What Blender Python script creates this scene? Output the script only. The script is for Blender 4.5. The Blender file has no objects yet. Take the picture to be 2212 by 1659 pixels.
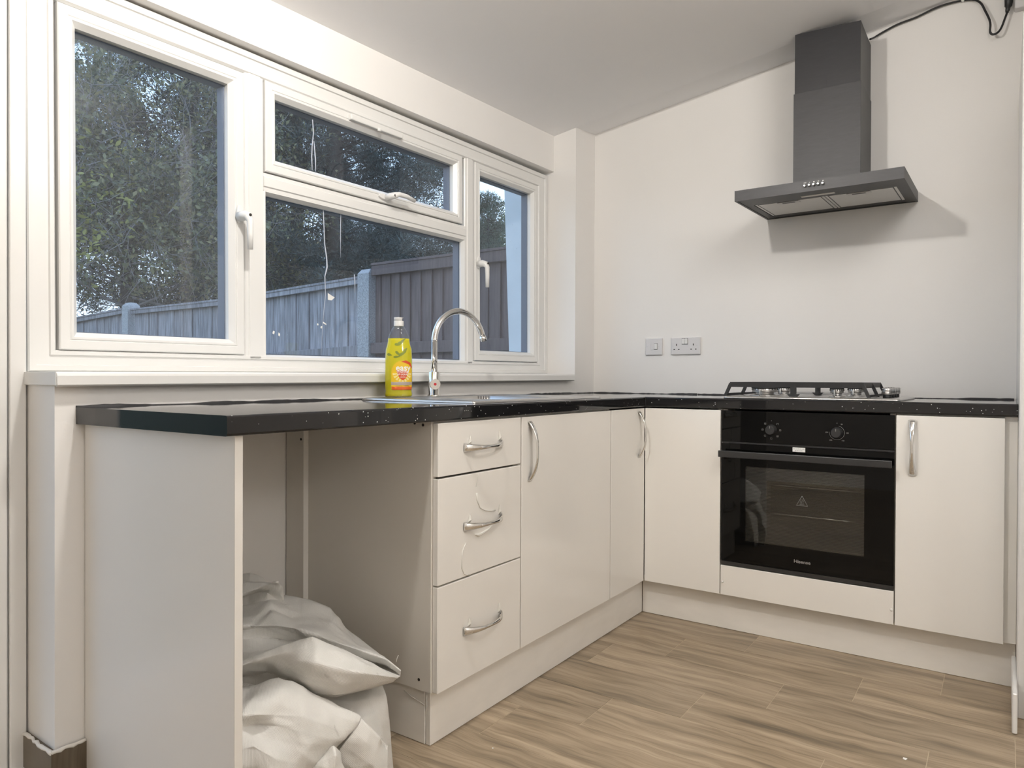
import bpy, bmesh, math, random
import numpy as np
from mathutils import Vector, Matrix, Euler

rnd = random.Random(7)
PI = math.pi
scene = bpy.context.scene
COL = scene.collection

# ------------------------------------------------------------------ camera
CAM = Vector((-3.3424, -1.8427, 0.9868))
YAW, PITCH, ROLL, FPX = 0.6065, -0.0075, 0.0043, 1534.95
fw = Vector((math.cos(YAW)*math.cos(PITCH), math.sin(YAW)*math.cos(PITCH), math.sin(PITCH)))
rt = Vector((math.sin(YAW), -math.cos(YAW), 0.0))
up = rt.cross(fw)
rt2 = math.cos(ROLL)*rt + math.sin(ROLL)*up
up2 = -math.sin(ROLL)*rt + math.cos(ROLL)*up
cd = bpy.data.cameras.new('camera')
cd.sensor_width = 36.0
cd.lens = FPX/2212.0*36.0
cd.clip_start = 0.02
cam = bpy.data.objects.new('camera', cd)
M = Matrix((rt2, up2, -fw)).transposed().to_4x4()
M.translation = CAM
cam.matrix_world = M
COL.objects.link(cam)
scene.camera = cam

# ------------------------------------------------------------------ view, sky, lamps
vs = scene.view_settings
scene.display_settings.display_device = 'sRGB'
vs.view_transform = 'Standard'
vs.look = 'None'
vs.exposure = 0.37
vs.gamma = 1.0
vs.use_curve_mapping = False
scene.cycles.use_denoising = True
scene.cycles.caustics_reflective = False
scene.cycles.caustics_refractive = False
scene.cycles.max_bounces = 14
scene.cycles.diffuse_bounces = 8
scene.cycles.transparent_max_bounces = 24

world = bpy.data.worlds.new('sky')
scene.world = world
world.use_nodes = True
nt = world.node_tree
nt.nodes.clear()
wo = nt.nodes.new('ShaderNodeOutputWorld')
bg = nt.nodes.new('ShaderNodeBackground')
tc = nt.nodes.new('ShaderNodeTexCoord')
sp = nt.nodes.new('ShaderNodeSeparateXYZ')
cr = nt.nodes.new('ShaderNodeValToRGB')
cr.color_ramp.elements[0].position = 0.0
cr.color_ramp.elements[0].color = (0.74, 0.86, 0.98, 1)
cr.color_ramp.elements[1].position = 1.0
cr.color_ramp.elements[1].color = (0.44, 0.58, 0.80, 1)
e = cr.color_ramp.elements.new(0.35)
e.color = (0.52, 0.71, 0.90, 1)
nt.links.new(tc.outputs['Generated'], sp.inputs[0])
nt.links.new(sp.outputs['Z'], cr.inputs[0])
nt.links.new(cr.outputs[0], bg.inputs[0])
bg.inputs[1].default_value = 2.0
nt.links.new(bg.outputs[0], wo.inputs[0])

def point_lamp(name, loc, power, radius, color):
    l = bpy.data.lights.new(name, 'POINT')
    l.energy = power
    l.shadow_soft_size = radius
    l.color = color
    o = bpy.data.objects.new(name, l)
    o.location = loc
    COL.objects.link(o)
    return o
LAMP = (-2.40, -0.86, 2.27)
point_lamp('kitchen_bulb', LAMP, 41.0, 0.045, (1.0, 0.955, 0.89))
point_lamp('soft_fill', (-1.9, -2.15, 2.38), 36.0, 0.34, (1.0, 0.965, 0.92))  # unseen fill light, added to brighten walls and cupboard fronts softly
point_lamp('rear_fill', (-3.2, -3.9, 2.2), 30.0, 0.20, (1.0, 0.965, 0.92))  # added fill light behind the camera for general brightness, no known lamp

# ------------------------------------------------------------------ materials
def newmat(name):
    m = bpy.data.materials.new(name)
    m.use_nodes = True
    t = m.node_tree
    b = t.nodes['Principled BSDF']
    return m, t, b
def N(t, kind, **kw):
    n = t.nodes.new('ShaderNode'+kind)
    for k, v in kw.items():
        if hasattr(n, k) and k not in n.inputs:
            setattr(n, k, v)
        else:
            n.inputs[k].default_value = v
    return n
def ramp(t, stops):
    n = t.nodes.new('ShaderNodeValToRGB')
    els = n.color_ramp.elements
    while len(els) < len(stops): els.new(0.5)
    for e_, (p_, c_) in zip(els, stops):
        e_.position = p_
        e_.color = (*c_, 1) if len(c_) == 3 else c_
    return n
def mat(name, col, rough=0.5, metal=0.0, var=0.0, vscale=6.0, bump=0.0, bscale=200.0, stretch=(1, 1, 1), spec=None, coat=0.0, tone=0.0):
    m, t, b = newmat(name)
    b.inputs['Base Color'].default_value = (*col, 1)
    b.inputs['Roughness'].default_value = rough
    b.inputs['Metallic'].default_value = metal
    if spec is not None: b.inputs['Specular IOR Level'].default_value = spec
    if coat: 
        b.inputs['Coat Weight'].default_value = coat
        b.inputs['Coat Roughness'].default_value = 0.05
    tc = N(t, 'TexCoord')
    mp = N(t, 'Mapping')
    mp.inputs['Scale'].default_value = stretch
    t.links.new(tc.outputs['Object'], mp.inputs[0])
    if var:
        n = N(t, 'TexNoise', Scale=vscale, Detail=4.0)
        t.links.new(mp.outputs[0], n.inputs['Vector'])
        r = ramp(t, [(0.3, tuple(c*(1-var) for c in col)), (0.7, tuple(min(1, c*(1+var)) for c in col))])
        t.links.new(n.outputs[0], r.inputs[0])
        t.links.new(r.outputs[0], b.inputs['Base Color'])
    if tone:
        oi = N(t, 'ObjectInfo')
        tm_ = N(t, 'MapRange')
        tm_.inputs['To Min'].default_value = 1-tone
        tm_.inputs['To Max'].default_value = 1+tone
        t.links.new(oi.outputs['Random'], tm_.inputs['Value'])
        hs = N(t, 'HueSaturation')
        t.links.new(tm_.outputs[0], hs.inputs['Value'])
        t.links.new(b.inputs['Base Color'].links[0].from_socket, hs.inputs['Color'])
        t.links.new(hs.outputs[0], b.inputs['Base Color'])
    if bump:
        n2 = N(t, 'TexNoise', Scale=bscale, Detail=3.0)
        t.links.new(mp.outputs[0], n2.inputs['Vector'])
        bp = N(t, 'Bump', Strength=bump, Distance=0.002)
        t.links.new(n2.outputs[0], bp.inputs['Height'])
        t.links.new(bp.outputs[0], b.inputs['Normal'])
    return m

M_WALL = mat('wall_paint', (0.80, 0.785, 0.765), 0.55, var=0.012, vscale=2.5, bump=0.25, bscale=35)
M_CEIL = mat('ceiling_paint', (0.89, 0.89, 0.90), 0.8, bump=0.2, bscale=30)
M_UPVC = mat('white_upvc', (0.735, 0.733, 0.72), 0.3)
M_GASK = mat('grey_gasket', (0.16, 0.18, 0.23), 0.6)
M_DOOR = mat('cream_gloss_front', (0.765, 0.748, 0.712), 0.16, var=0.012, vscale=3)
M_PLINTH = mat('cream_plinth', (0.76, 0.74, 0.70), 0.25, var=0.03, vscale=8, stretch=(1, 1, 3))
M_CARC = mat('white_melamine', (0.64, 0.61, 0.56), 0.4)
M_PANEL = mat('white_gable', (0.76, 0.75, 0.73), 0.28)
M_CHROME = mat('chrome', (0.78, 0.77, 0.75), 0.09, 1.0)
M_STEEL = mat('brushed_steel', (0.62, 0.61, 0.60), 0.28, 1.0, bump=0.06, bscale=120, stretch=(1, 18, 1))
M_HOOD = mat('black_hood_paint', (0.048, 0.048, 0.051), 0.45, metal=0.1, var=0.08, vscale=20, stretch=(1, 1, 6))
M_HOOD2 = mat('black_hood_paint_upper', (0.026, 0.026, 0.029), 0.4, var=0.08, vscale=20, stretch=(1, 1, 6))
M_BLACK = mat('black_plastic', (0.012, 0.012, 0.013), 0.35)
M_BGLASS = mat('black_glass', (0.003, 0.003, 0.003), 0.03, spec=0.22)
M_IRON = mat('cast_iron', (0.018, 0.018, 0.019), 0.55, bump=0.3, bscale=400)
M_DGREY = mat('dark_grey_metal', (0.045, 0.045, 0.046), 0.38, metal=0.5)
M_HOLE = mat('dark_hole', (0.02, 0.015, 0.012), 0.8)
M_SOCKET = mat('white_socket_plastic', (0.66, 0.65, 0.655), 0.35)
M_LABELW = mat('white_sticker', (0.80, 0.80, 0.78), 0.5)
M_INK = mat('black_ink', (0.02, 0.02, 0.02), 0.5)
M_GREYPRINT = mat('grey_print', (0.32, 0.32, 0.31), 0.5)
M_SILVER = mat('silver_logo', (0.34, 0.34, 0.35), 0.35, 0.6)
M_FILTER = mat('aluminium_filter', (0.70, 0.69, 0.67), 0.45, 0.3, bump=0.6, bscale=420)
M_LENS = mat('frosted_lens', (0.62, 0.61, 0.58), 0.35)
M_SEAL = mat('black_sealant', (0.02, 0.02, 0.022), 0.45, bump=0.4, bscale=60)
M_CONC = mat('concrete', (0.36, 0.37, 0.39), 0.9, var=0.4, vscale=170, bump=0.8, bscale=60)
M_GREYWOOD = mat('weathered_grey_wood', (0.27, 0.265, 0.29), 0.85, var=0.42, vscale=14, bump=0.5, bscale=40, stretch=(4, 4, 0.35), tone=0.16)
M_BROWNWOOD = mat('brown_stained_wood', (0.135, 0.103, 0.102), 0.8, var=0.25, vscale=14, bump=0.4, bscale=40, stretch=(4, 4, 0.35))
M_RENDER = mat('white_render', (0.74, 0.78, 0.82), 0.8, var=0.05, vscale=6)
M_GRASS = mat('lawn', (0.05, 0.075, 0.03), 0.9, var=0.4, vscale=8)
M_BARK = mat('bark', (0.045, 0.045, 0.047), 0.9, var=0.3, vscale=12)
M_TWIG = mat('grey_twig', (0.27, 0.27, 0.28), 0.8)
M_CABLE = mat('black_cable', (0.012, 0.012, 0.013), 0.4)
M_RED = mat('red_spot', (0.55, 0.02, 0.03), 0.4)
M_SKIRT = None

def make_worktop_mat():
    m, t, b = newmat('black_sparkle_laminate')
    b.inputs['Roughness'].default_value = 0.05
    tc = N(t, 'TexCoord')
    v = N(t, 'TexVoronoi', Scale=135.0)
    t.links.new(tc.outputs['Object'], v.inputs['Vector'])
    sep = N(t, 'SeparateColor')
    t.links.new(v.outputs['Color'], sep.inputs[0])
    # dot radius differs from cell to cell; most cells carry none
    mr = N(t, 'MapRange')
    mr.inputs['From Min'].default_value = 0.74
    mr.inputs['From Max'].default_value = 1.0
    mr.inputs['To Min'].default_value = 0.0
    mr.inputs['To Max'].default_value = 0.25
    t.links.new(sep.outputs[0], mr.inputs['Value'])
    lt = N(t, 'Math', operation='LESS_THAN')
    t.links.new(v.outputs['Distance'], lt.inputs[0])
    t.links.new(mr.outputs[0], lt.inputs[1])
    mx = N(t, 'Mix', data_type='RGBA')
    mx.inputs['A'].default_value = (0.011, 0.011, 0.012, 1)
    mx.inputs['B'].default_value = (0.55, 0.56, 0.55, 1)
    t.links.new(lt.outputs[0], mx.inputs['Factor'])
    t.links.new(mx.outputs['Result'], b.inputs['Base Color'])
    return m
M_WORK = make_worktop_mat()

def make_wood_tile(name, dark=1.0):
    m, t, b = newmat(name)
    b.inputs['Roughness'].default_value = 0.36
    tc = N(t, 'TexCoord')
    oi = N(t, 'ObjectInfo')
    off = N(t, 'VectorMath', operation='SCALE')
    cx = N(t, 'CombineXYZ')
    for i in range(3): t.links.new(oi.outputs['Random'], cx.inputs[i])
    t.links.new(cx.outputs[0], off.inputs[0])
    off.inputs['Scale'].default_value = 37.0
    add = N(t, 'VectorMath', operation='ADD')
    t.links.new(tc.outputs['Object'], add.inputs[0])
    t.links.new(off.outputs[0], add.inputs[1])
    # slow warp so the streaks flow round knots
    wn = N(t, 'TexNoise', Scale=5.0, Detail=2.0)
    t.links.new(add.outputs[0], wn.inputs['Vector'])
    wsc = N(t, 'VectorMath', operation='MULTIPLY')
    wsc.inputs[1].default_value = (0.05, 0.03, 0.0)
    t.links.new(wn.outputs['Color'], wsc.inputs[0])
    add2 = N(t, 'VectorMath', operation='ADD')
    t.links.new(add.outputs[0], add2.inputs[0])
    t.links.new(wsc.outputs[0], add2.inputs[1])
    mp = N(t, 'Mapping')
    mp.inputs['Scale'].default_value = (11.0, 0.85, 1.0)
    t.links.new(add2.outputs[0], mp.inputs[0])
    n1 = N(t, 'TexNoise', Scale=2.6, Detail=5.0, Roughness=0.55)
    t.links.new(mp.outputs[0], n1.inputs['Vector'])
    mp2 = N(t, 'Mapping')
    mp2.inputs['Scale'].default_value = (75.0, 3.2, 1.0)
    t.links.new(add2.outputs[0], mp2.inputs[0])
    n2 = N(t, 'TexNoise', Scale=2.2, Detail=3.0)
    t.links.new(mp2.outputs[0], n2.inputs['Vector'])
    c = lambda r, g, b_: (r*dark, g*dark, b_*dark)
    r1 = ramp(t, [(0.27, c(0.150, 0.120, 0.084)), (0.42, c(0.270, 0.209, 0.142)), (0.55, c(0.352, 0.274, 0.190)), (0.72, c(0.440, 0.356, 0.258))])
    t.links.new(n1.outputs[0], r1.inputs[0])
    r2 = ramp(t, [(0.32, (0.68, 0.66, 0.63)), (0.52, (1, 1, 1))])
    t.links.new(n2.outputs[0], r2.inputs[0])
    mx = N(t, 'Mix', data_type='RGBA', blend_type='MULTIPLY')
    mx.inputs['Factor'].default_value = 0.75
    t.links.new(r1.outputs[0], mx.inputs['A'])
    t.links.new(r2.outputs[0], mx.inputs['B'])
    hs = N(t, 'HueSaturation')
    mr = N(t, 'MapRange')
    mr.inputs['To Min'].default_value = 0.88
    mr.inputs['To Max'].default_value = 1.10
    t.links.new(oi.outputs['Random'], mr.inputs['Value'])
    t.links.new(mr.outputs[0], hs.inputs['Value'])
    t.links.new(mx.outputs['Result'], hs.inputs['Color'])
    t.links.new(hs.outputs[0], b.inputs['Base Color'])
    bp = N(t, 'Bump', Strength=0.12, Distance=0.001)
    t.links.new(n2.outputs[0], bp.inputs['Height'])
    t.links.new(bp.outputs[0], b.inputs['Normal'])
    return m
M_TILE = make_wood_tile('wood_effect_tile')
M_SKIRT = make_wood_tile('dark_wood_effect_tile', 0.42)
M_GROUT = mat('beige_grout', (0.50, 0.42, 0.31), 0.8)

def make_glass(name, tint, streaks=False, refl=1.0):
    m, t, b = newmat(name)
    t.nodes.remove(b)
    out = t.nodes['Material Output']
    tr = N(t, 'BsdfTransparent')
    tr.inputs[0].default_value = (*tint, 1)
    gl = N(t, 'BsdfGlossy')
    gl.inputs['Roughness'].default_value = 0.0
    # Schlick reflectance that is the same for both faces of the sheet
    fr = N(t, 'LayerWeight', Blend=0.5)
    pw = N(t, 'Math', operation='POWER')
    pw.inputs[1].default_value = 5.0
    t.links.new(fr.outputs['Facing'], pw.inputs[0])
    mu = N(t, 'Math', operation='MULTIPLY_ADD', use_clamp=True)
    mu.inputs[1].default_value = 0.92*refl
    mu.inputs[2].default_value = 0.04*refl
    t.links.new(pw.outputs[0], mu.inputs[0])
    mix = N(t, 'MixShader')
    t.links.new(mu.outputs[0], mix.inputs[0])
    t.links.new(tr.outputs[0], mix.inputs[1])
    t.links.new(gl.outputs[0], mix.inputs[2])
    last = mix
    if streaks:
        # dried rain film: a faint scattering dust layer with specks
        tc = N(t, 'TexCoord')
        v = N(t, 'TexVoronoi', Scale=60.0)
        t.links.new(tc.outputs['Object'], v.inputs['Vector'])
        sep = N(t, 'SeparateColor')
        t.links.new(v.outputs['Color'], sep.inputs[0])
        mr = N(t, 'MapRange')
        mr.inputs['From Min'].default_value = 0.93
        mr.inputs['From Max'].default_value = 1.0
        mr.inputs['To Max'].default_value = 0.16
        t.links.new(sep.outputs[0], mr.inputs['Value'])
        lt = N(t, 'Math', operation='LESS_THAN')
        t.links.new(v.outputs['Distance'], lt.inputs[0])
        t.links.new(mr.outputs[0], lt.inputs[1])
        n = N(t, 'TexNoise', Scale=2.2, Detail=3.0)
        t.links.new(tc.outputs['Object'], n.inputs['Vector'])
        m2 = N(t, 'MapRange')
        m2.inputs['From Min'].default_value = 0.35
        m2.inputs['From Max'].default_value = 0.75
        m2.inputs['To Min'].default_value = 0.014
        m2.inputs['To Max'].default_value = 0.045
        t.links.new(n.outputs[0], m2.inputs['Value'])
        mxm = N(t, 'Math', operation='MULTIPLY_ADD', use_clamp=True)
        mxm.inputs[1].default_value = 0.25
        t.links.new(lt.outputs[0], mxm.inputs[0])
        t.links.new(m2.outputs[0], mxm.inputs[2])
        df = N(t, 'BsdfDiffuse')
        df.inputs[0].default_value = (0.62, 0.66, 0.74, 1)
        mix2 = N(t, 'MixShader')
        t.links.new(mxm.outputs[0], mix2.inputs[0])
        t.links.new(mix.outputs[0], mix2.inputs[1])
        t.links.new(df.outputs[0], mix2.inputs[2])
        last = mix2
    t.links.new(last.outputs[0], out.inputs[0])
    return m
M_GLASS = make_glass('window_glass', (0.88, 0.91, 0.95), True)
M_BOTTLE = make_glass('clear_plastic', (0.96, 0.97, 0.98), False, 1.2)

def make_oven_window():
    m = make_glass('oven_window_glass', (0.72, 0.72, 0.70), False, 2.2)
    t = m.node_tree
    out = t.nodes['Material Output']
    prev = out.inputs[0].links[0].from_socket
    tc = N(t, 'TexCoord')
    w = N(t, 'TexWave', Scale=60.0, bands_direction='Z')
    t.links.new(tc.outputs['Object'], w.inputs['Vector'])
    gt = N(t, 'Math', operation='GREATER_THAN')
    gt.inputs[1].default_value = 0.72
    t.links.new(w.outputs['Fac'], gt.inputs[0])
    sc = N(t, 'Math', operation='MULTIPLY')
    sc.inputs[1].default_value = 0.35
    t.links.new(gt.outputs[0], sc.inputs[0])
    df = N(t, 'BsdfDiffuse')
    df.inputs[0].default_value = (0.055, 0.055, 0.05, 1)
    mx = N(t, 'MixShader')
    t.links.new(sc.outputs[0], mx.inputs[0])
    t.links.new(prev, mx.inputs[1])
    t.links.new(df.outputs[0], mx.inputs[2])
    t.links.new(mx.outputs[0], out.inputs[0])
    return m
M_OVENWIN = make_oven_window()

def make_liquid():
    m, t, b = newmat('yellow_washing_liquid')
    c = (0.90, 0.82, 0.010, 1)
    b.inputs['Base Color'].default_value = c
    b.inputs['Roughness'].default_value = 0.08
    tl = N(t, 'BsdfTranslucent'); tl.inputs[0].default_value = c
    tr = N(t, 'BsdfTransparent'); tr.inputs[0].default_value = (0.95, 0.90, 0.08, 1)
    m1 = N(t, 'MixShader'); m1.inputs[0].default_value = 0.45
    t.links.new(b.outputs[0], m1.inputs[1]); t.links.new(tl.outputs[0], m1.inputs[2])
    m2 = N(t, 'MixShader'); m2.inputs[0].default_value = 0.14
    t.links.new(m1.outputs[0], m2.inputs[1]); t.links.new(tr.outputs[0], m2.inputs[2])
    t.links.new(m2.outputs[0], t.nodes['Material Output'].inputs[0])
    return m
M_LIQ = make_liquid()

def make_sack():
    m, t, b = newmat('white_woven_polypropylene')
    b.inputs['Base Color'].default_value = (0.87, 0.86, 0.83, 1)
    b.inputs['Roughness'].default_value = 0.38
    uv = N(t, 'UVMap')
    mp = N(t, 'Mapping')
    mp.inputs['Scale'].default_value = (1, 1, 1)
    t.links.new(uv.outputs[0], mp.inputs[0])
    w1 = N(t, 'TexWave', Scale=78.0, bands_direction='X')
    w2 = N(t, 'TexWave', Scale=78.0, bands_direction='Y')
    w1.inputs['Distortion'].default_value = 0.6
    w2.inputs['Distortion'].default_value = 0.6
    t.links.new(mp.outputs[0], w1.inputs['Vector'])
    t.links.new(mp.outputs[0], w2.inputs['Vector'])
    mul = N(t, 'Math', operation='MULTIPLY')
    t.links.new(w1.outputs['Fac'], mul.inputs[0])
    t.links.new(w2.outputs['Fac'], mul.inputs[1])
    nn = N(t, 'TexNoise', Scale=16.0, Detail=4.0)
    t.links.new(mp.outputs[0], nn.inputs['Vector'])
    nm = N(t, 'TexNoise', Scale=7.0, Detail=2.0)
    t.links.new(mp.outputs[0], nm.inputs['Vector'])
    mk = ramp(t, [(0.36, (0.3, 0.3, 0.3)), (0.62, (1, 1, 1))])
    t.links.new(nm.outputs[0], mk.inputs[0])
    mul2 = N(t, 'Math', operation='MULTIPLY')
    t.links.new(mul.outputs[0], mul2.inputs[0])
    t.links.new(mk.outputs[0], mul2.inputs[1])
    b1 = N(t, 'Bump', Strength=0.55, Distance=0.0022)
    t.links.new(mul2.outputs[0], b1.inputs['Height'])
    b2 = N(t, 'Bump', Strength=0.4, Distance=0.008)
    t.links.new(nn.outputs[0], b2.inputs['Height'])
    t.links.new(b1.outputs[0], b2.inputs['Normal'])
    t.links.new(b2.outputs[0], b.inputs['Normal'])
    # grubby marks
    n3 = N(t, 'TexNoise', Scale=26.0, Detail=6.0)
    t.links.new(mp.outputs[0], n3.inputs['Vector'])
    r = ramp(t, [(0.0, (0.87, 0.86, 0.83)), (0.68, (0.87, 0.86, 0.83)), (0.76, (0.60, 0.58, 0.55))])
    t.links.new(n3.outputs[0], r.inputs[0])
    t.links.new(r.outputs[0], b.inputs['Base Color'])
    # thin cloth lets light through
    tl = N(t, 'BsdfTranslucent')
    tl.inputs[0].default_value = (0.80, 0.79, 0.76, 1)
    mx = N(t, 'MixShader')
    mx.inputs[0].default_value = 0.28
    t.links.new(b.outputs[0], mx.inputs[1])
    t.links.new(tl.outputs[0], mx.inputs[2])
    t.links.new(mx.outputs[0], t.nodes['Material Output'].inputs[0])
    return m
M_SACK = make_sack()
M_FILM = make_glass('peeling_film', (0.9, 0.9, 0.9), False, 1.5)
def make_film():
    m, t, b = newmat('crinkled_film')
    b.inputs['Base Color'].default_value = (0.85, 0.84, 0.80, 1)
    b.inputs['Roughness'].default_value = 0.15
    b.inputs['Alpha'].default_value = 0.75
    return m
M_FILM = make_film()

def leafmat(name, cols, scale=3.0, transl=0.3):
    m, t, b = newmat(name)
    tc = N(t, 'TexCoord')
    n = N(t, 'TexWhiteNoise', noise_dimensions='1D')
    geo = N(t, 'NewGeometry')
    t.links.new(geo.outputs['Random Per Island'], n.inputs['W'])
    r = ramp(t, [(i/(len(cols)-1), c) for i, c in enumerate(cols)])
    t.links.new(n.outputs['Value'], r.inputs[0])
    t.links.new(r.outputs[0], b.inputs['Base Color'])
    b.inputs['Roughness'].default_value = 0.55
    tl = N(t, 'BsdfTranslucent')
    t.links.new(r.outputs[0], tl.inputs[0])
    mx = N(t, 'MixShader')
    mx.inputs[0].default_value = transl
    t.links.new(b.outputs[0], mx.inputs[1])
    t.links.new(tl.outputs[0], mx.inputs[2])
    t.links.new(mx.outputs[0], t.nodes['Material Output'].inputs[0])
    return m
M_LEAF = leafmat('autumn_leaves', [(0.06, 0.075, 0.055), (0.10, 0.12, 0.075), (0.18, 0.19, 0.11), (0.27, 0.25, 0.13)])
M_YLEAF = leafmat('yellowing_leaves', [(0.24, 0.26, 0.09), (0.46, 0.44, 0.14), (0.36, 0.37, 0.13)])
M_PINE = leafmat('pine_needles', [(0.020, 0.034, 0.036), (0.042, 0.066, 0.066), (0.075, 0.11, 0.11)], transl=0.15)
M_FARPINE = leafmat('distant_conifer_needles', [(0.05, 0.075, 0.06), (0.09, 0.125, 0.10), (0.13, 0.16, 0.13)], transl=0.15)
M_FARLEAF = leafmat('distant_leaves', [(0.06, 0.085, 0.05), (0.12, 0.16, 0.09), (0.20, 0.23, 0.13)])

# ------------------------------------------------------------------ helpers
def tag(o, label=None, cat=None, group=None, kind=None):
    if label: o['label'] = label
    if cat: o['category'] = cat
    if group: o['group'] = group
    if kind: o['kind'] = kind
    return o
def empty(name, loc=(0, 0, 0), rot=(0, 0, 0), parent=None):
    o = bpy.data.objects.new(name, None)
    o.empty_display_size = 0.05
    o.location = loc
    o.rotation_euler = rot
    o.parent = parent
    COL.objects.link(o)
    return o
def thing(name, label, cat, loc=(0, 0, 0), rot=(0, 0, 0), group=None):
    return tag(empty(name, loc, rot), label, cat, group)
def wmat(o):
    m = Matrix.Identity(4)
    while o is not None:
        m = Matrix.LocRotScale(o.location, o.rotation_euler, o.scale) @ m
        o = o.parent
    return m

class MB:
    """collects shapes and links them as ONE mesh object"""
    def __init__(s):
        s.v, s.f, s.uv, s.sm = [], [], {}, set()
    def add(s, verts, faces, smooth=False):
        b = len(s.v)
        s.v += [tuple(p) for p in verts]
        for fc in faces:
            if smooth: s.sm.add(len(s.f))
            s.f.append(tuple(b+i for i in fc))
        return s
    def box(s, x0, x1, y0, y1, z0, z1):
        v = [(x, y, z) for z in (z0, z1) for y in (y0, y1) for x in (x0, x1)]
        return s.add(v, [(0, 2, 3, 1), (4, 5, 7, 6), (0, 1, 5, 4), (2, 6, 7, 3), (0, 4, 6, 2), (1, 3, 7, 5)])
    def prism(s, a, b, smooth=False):
        """two matching rings of points -> closed solid"""
        n = len(a)
        return s.add(list(a)+list(b), [tuple(range(n-1, -1, -1)), tuple(range(n, 2*n))] + [(i, (i+1) % n, n+(i+1) % n, n+i) for i in range(n)])
    def rings(s, rings, cap=True, smooth=True, closed=False):
        n = len(rings[0]); b = len(s.v); k = len(rings)
        v = [p for r in rings for p in r]
        f = []
        for i in range(k if closed else k-1):
            j = (i+1) % k
            for q in range(n):
                f.append((i*n+q, i*n+(q+1) % n, j*n+(q+1) % n, j*n+q))
        s.add(v, f, smooth)
        if cap and not closed:
            s.f.append(tuple(b+q for q in range(n-1, -1, -1)))
            s.f.append(tuple(b+(k-1)*n+q for q in range(n)))
        return s
    def tube(s, path, r, n=10, cap=True):
        P = [Vector(p) for p in path]
        rs = r if isinstance(r, (list, tuple)) else [r]*len(P)
        T = [(P[min(i+1, len(P)-1)]-P[max(i-1, 0)]).normalized() for i in range(len(P))]
        nrm = T[0].orthogonal().normalized()
        R = []
        for i, p in enumerate(P):
            nrm = (nrm - T[i]*nrm.dot(T[i])).normalized()
            bn = T[i].cross(nrm)
            R.append([p + rs[i]*(math.cos(2*PI*q/n)*nrm + math.sin(2*PI*q/n)*bn) for q in range(n)])
        return s.rings(R, cap)
    def lathe(s, prof, c=(0, 0, 0), n=24, axis='z', sx=1.0, sy=1.0, ang=0.0, cap=True):
        R = []
        ca, sa = math.cos(ang), math.sin(ang)
        for r, h in prof:
            ring = []
            for q in range(n):
                a = 2*PI*q/n
                x, y = r*math.cos(a)*sx, r*math.sin(a)*sy
                x, y = x*ca-y*sa, x*sa+y*ca
                p = {'z': (x, y, h), 'x': (h, x, y), 'y': (y, h, x)}[axis]
                ring.append((c[0]+p[0], c[1]+p[1], c[2]+p[2]))
            R.append(ring)
        return s.rings(R, cap)
    def build(s, name, m, parent=None, local=False, bevel=0.0, seg=1, smooth=False, xf=None, kind=None, label=None):
        vs_ = [Vector(p) for p in s.v]
        if xf: vs_ = [Vector(xf(p)) for p in vs_]
        loc = Vector((0, 0, 0))
        if parent is not None and not local:
            inv = wmat(parent).inverted()
            vs_ = [inv @ p for p in vs_]
        elif parent is None:
            mn = [min(p[i] for p in vs_) for i in range(3)]
            mx = [max(p[i] for p in vs_) for i in range(3)]
            loc = Vector(((mn[0]+mx[0])/2, (mn[1]+mx[1])/2, mn[2]))
            vs_ = [p-loc for p in vs_]
        me = bpy.data.meshes.new(name)
        me.from_pydata([tuple(p) for p in vs_], [], s.f)
        if s.sm or smooth:
            for i, pl in enumerate(me.polygons): pl.use_smooth = smooth or (i in s.sm)
        if s.uv:
            ul = me.uv_layers.new(name='UVMap')
            for lp in me.loops:
                ul.data[lp.index].uv = s.uv.get(lp.vertex_index, (0, 0))
        bm = bmesh.new(); bm.from_mesh(me)
        bmesh.ops.recalc_face_normals(bm, faces=bm.faces)
        if bevel:
            es = [e_ for e_ in bm.edges if len(e_.link_faces) == 2 and e_.calc_face_angle(0) > 0.5]
            bmesh.ops.bevel(bm, geom=es, offset=bevel, segments=seg, profile=0.5, affect='EDGES', clamp_overlap=True)
        bm.to_mesh(me); bm.free()
        me.materials.append(m)
        o = bpy.data.objects.new(name, me)
        o.location = loc
        o.parent = parent
        COL.objects.link(o)
        if kind: o['kind'] = kind
        if label: o['label'] = label
        return o
def B(*a): return MB().box(*a)

def copy_tree(o, parent=None):
    c = o.copy()
    COL.objects.link(c)
    if parent is not None: c.parent = parent
    for ch in list(o.children): copy_tree(ch, c)
    return c

def catmull(grid, k):
    g = np.array(grid, float)
    def along(a, axis):
        a = np.moveaxis(a, axis, 0)
        n = a.shape[0]; out = []
        for i in range(n-1):
            p0, p1, p2, p3 = a[max(i-1, 0)], a[i], a[i+1], a[min(i+2, n-1)]
            for j in range(k):
                t = j/k
                out.append(0.5*((2*p1)+(-p0+p2)*t+(2*p0-5*p1+4*p2-p3)*t*t+(-p0+3*p1-3*p2+p3)*t**3))
        out.append(a[-1])
        return np.moveaxis(np.array(out), 0, axis)
    return along(along(g, 0), 1)

def text_geo(txt, size, align='CENTER', extrude=0.0, bold=False):
    cu = bpy.data.curves.new('t', 'FONT')
    cu.body = txt; cu.size = size; cu.align_x = align; cu.align_y = 'CENTER'
    cu.resolution_u = 3
    if bold: cu.offset = size*0.022
    ob = bpy.data.objects.new('t', cu)
    COL.objects.link(ob)
    bpy.context.view_layer.update()
    me = bpy.data.meshes.new_from_object(ob)
    v = [tuple(p.co) for p in me.vertices]
    f = [tuple(p.vertices) for p in me.polygons]
    bpy.data.objects.remove(ob); bpy.data.curves.remove(cu); bpy.data.meshes.remove(me)
    return v, f
def put_text(mb, txt, size, place, **kw):
    v, f = text_geo(txt, size, **kw)
    return mb.add([place(p[0], p[1]) for p in v], f)

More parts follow.
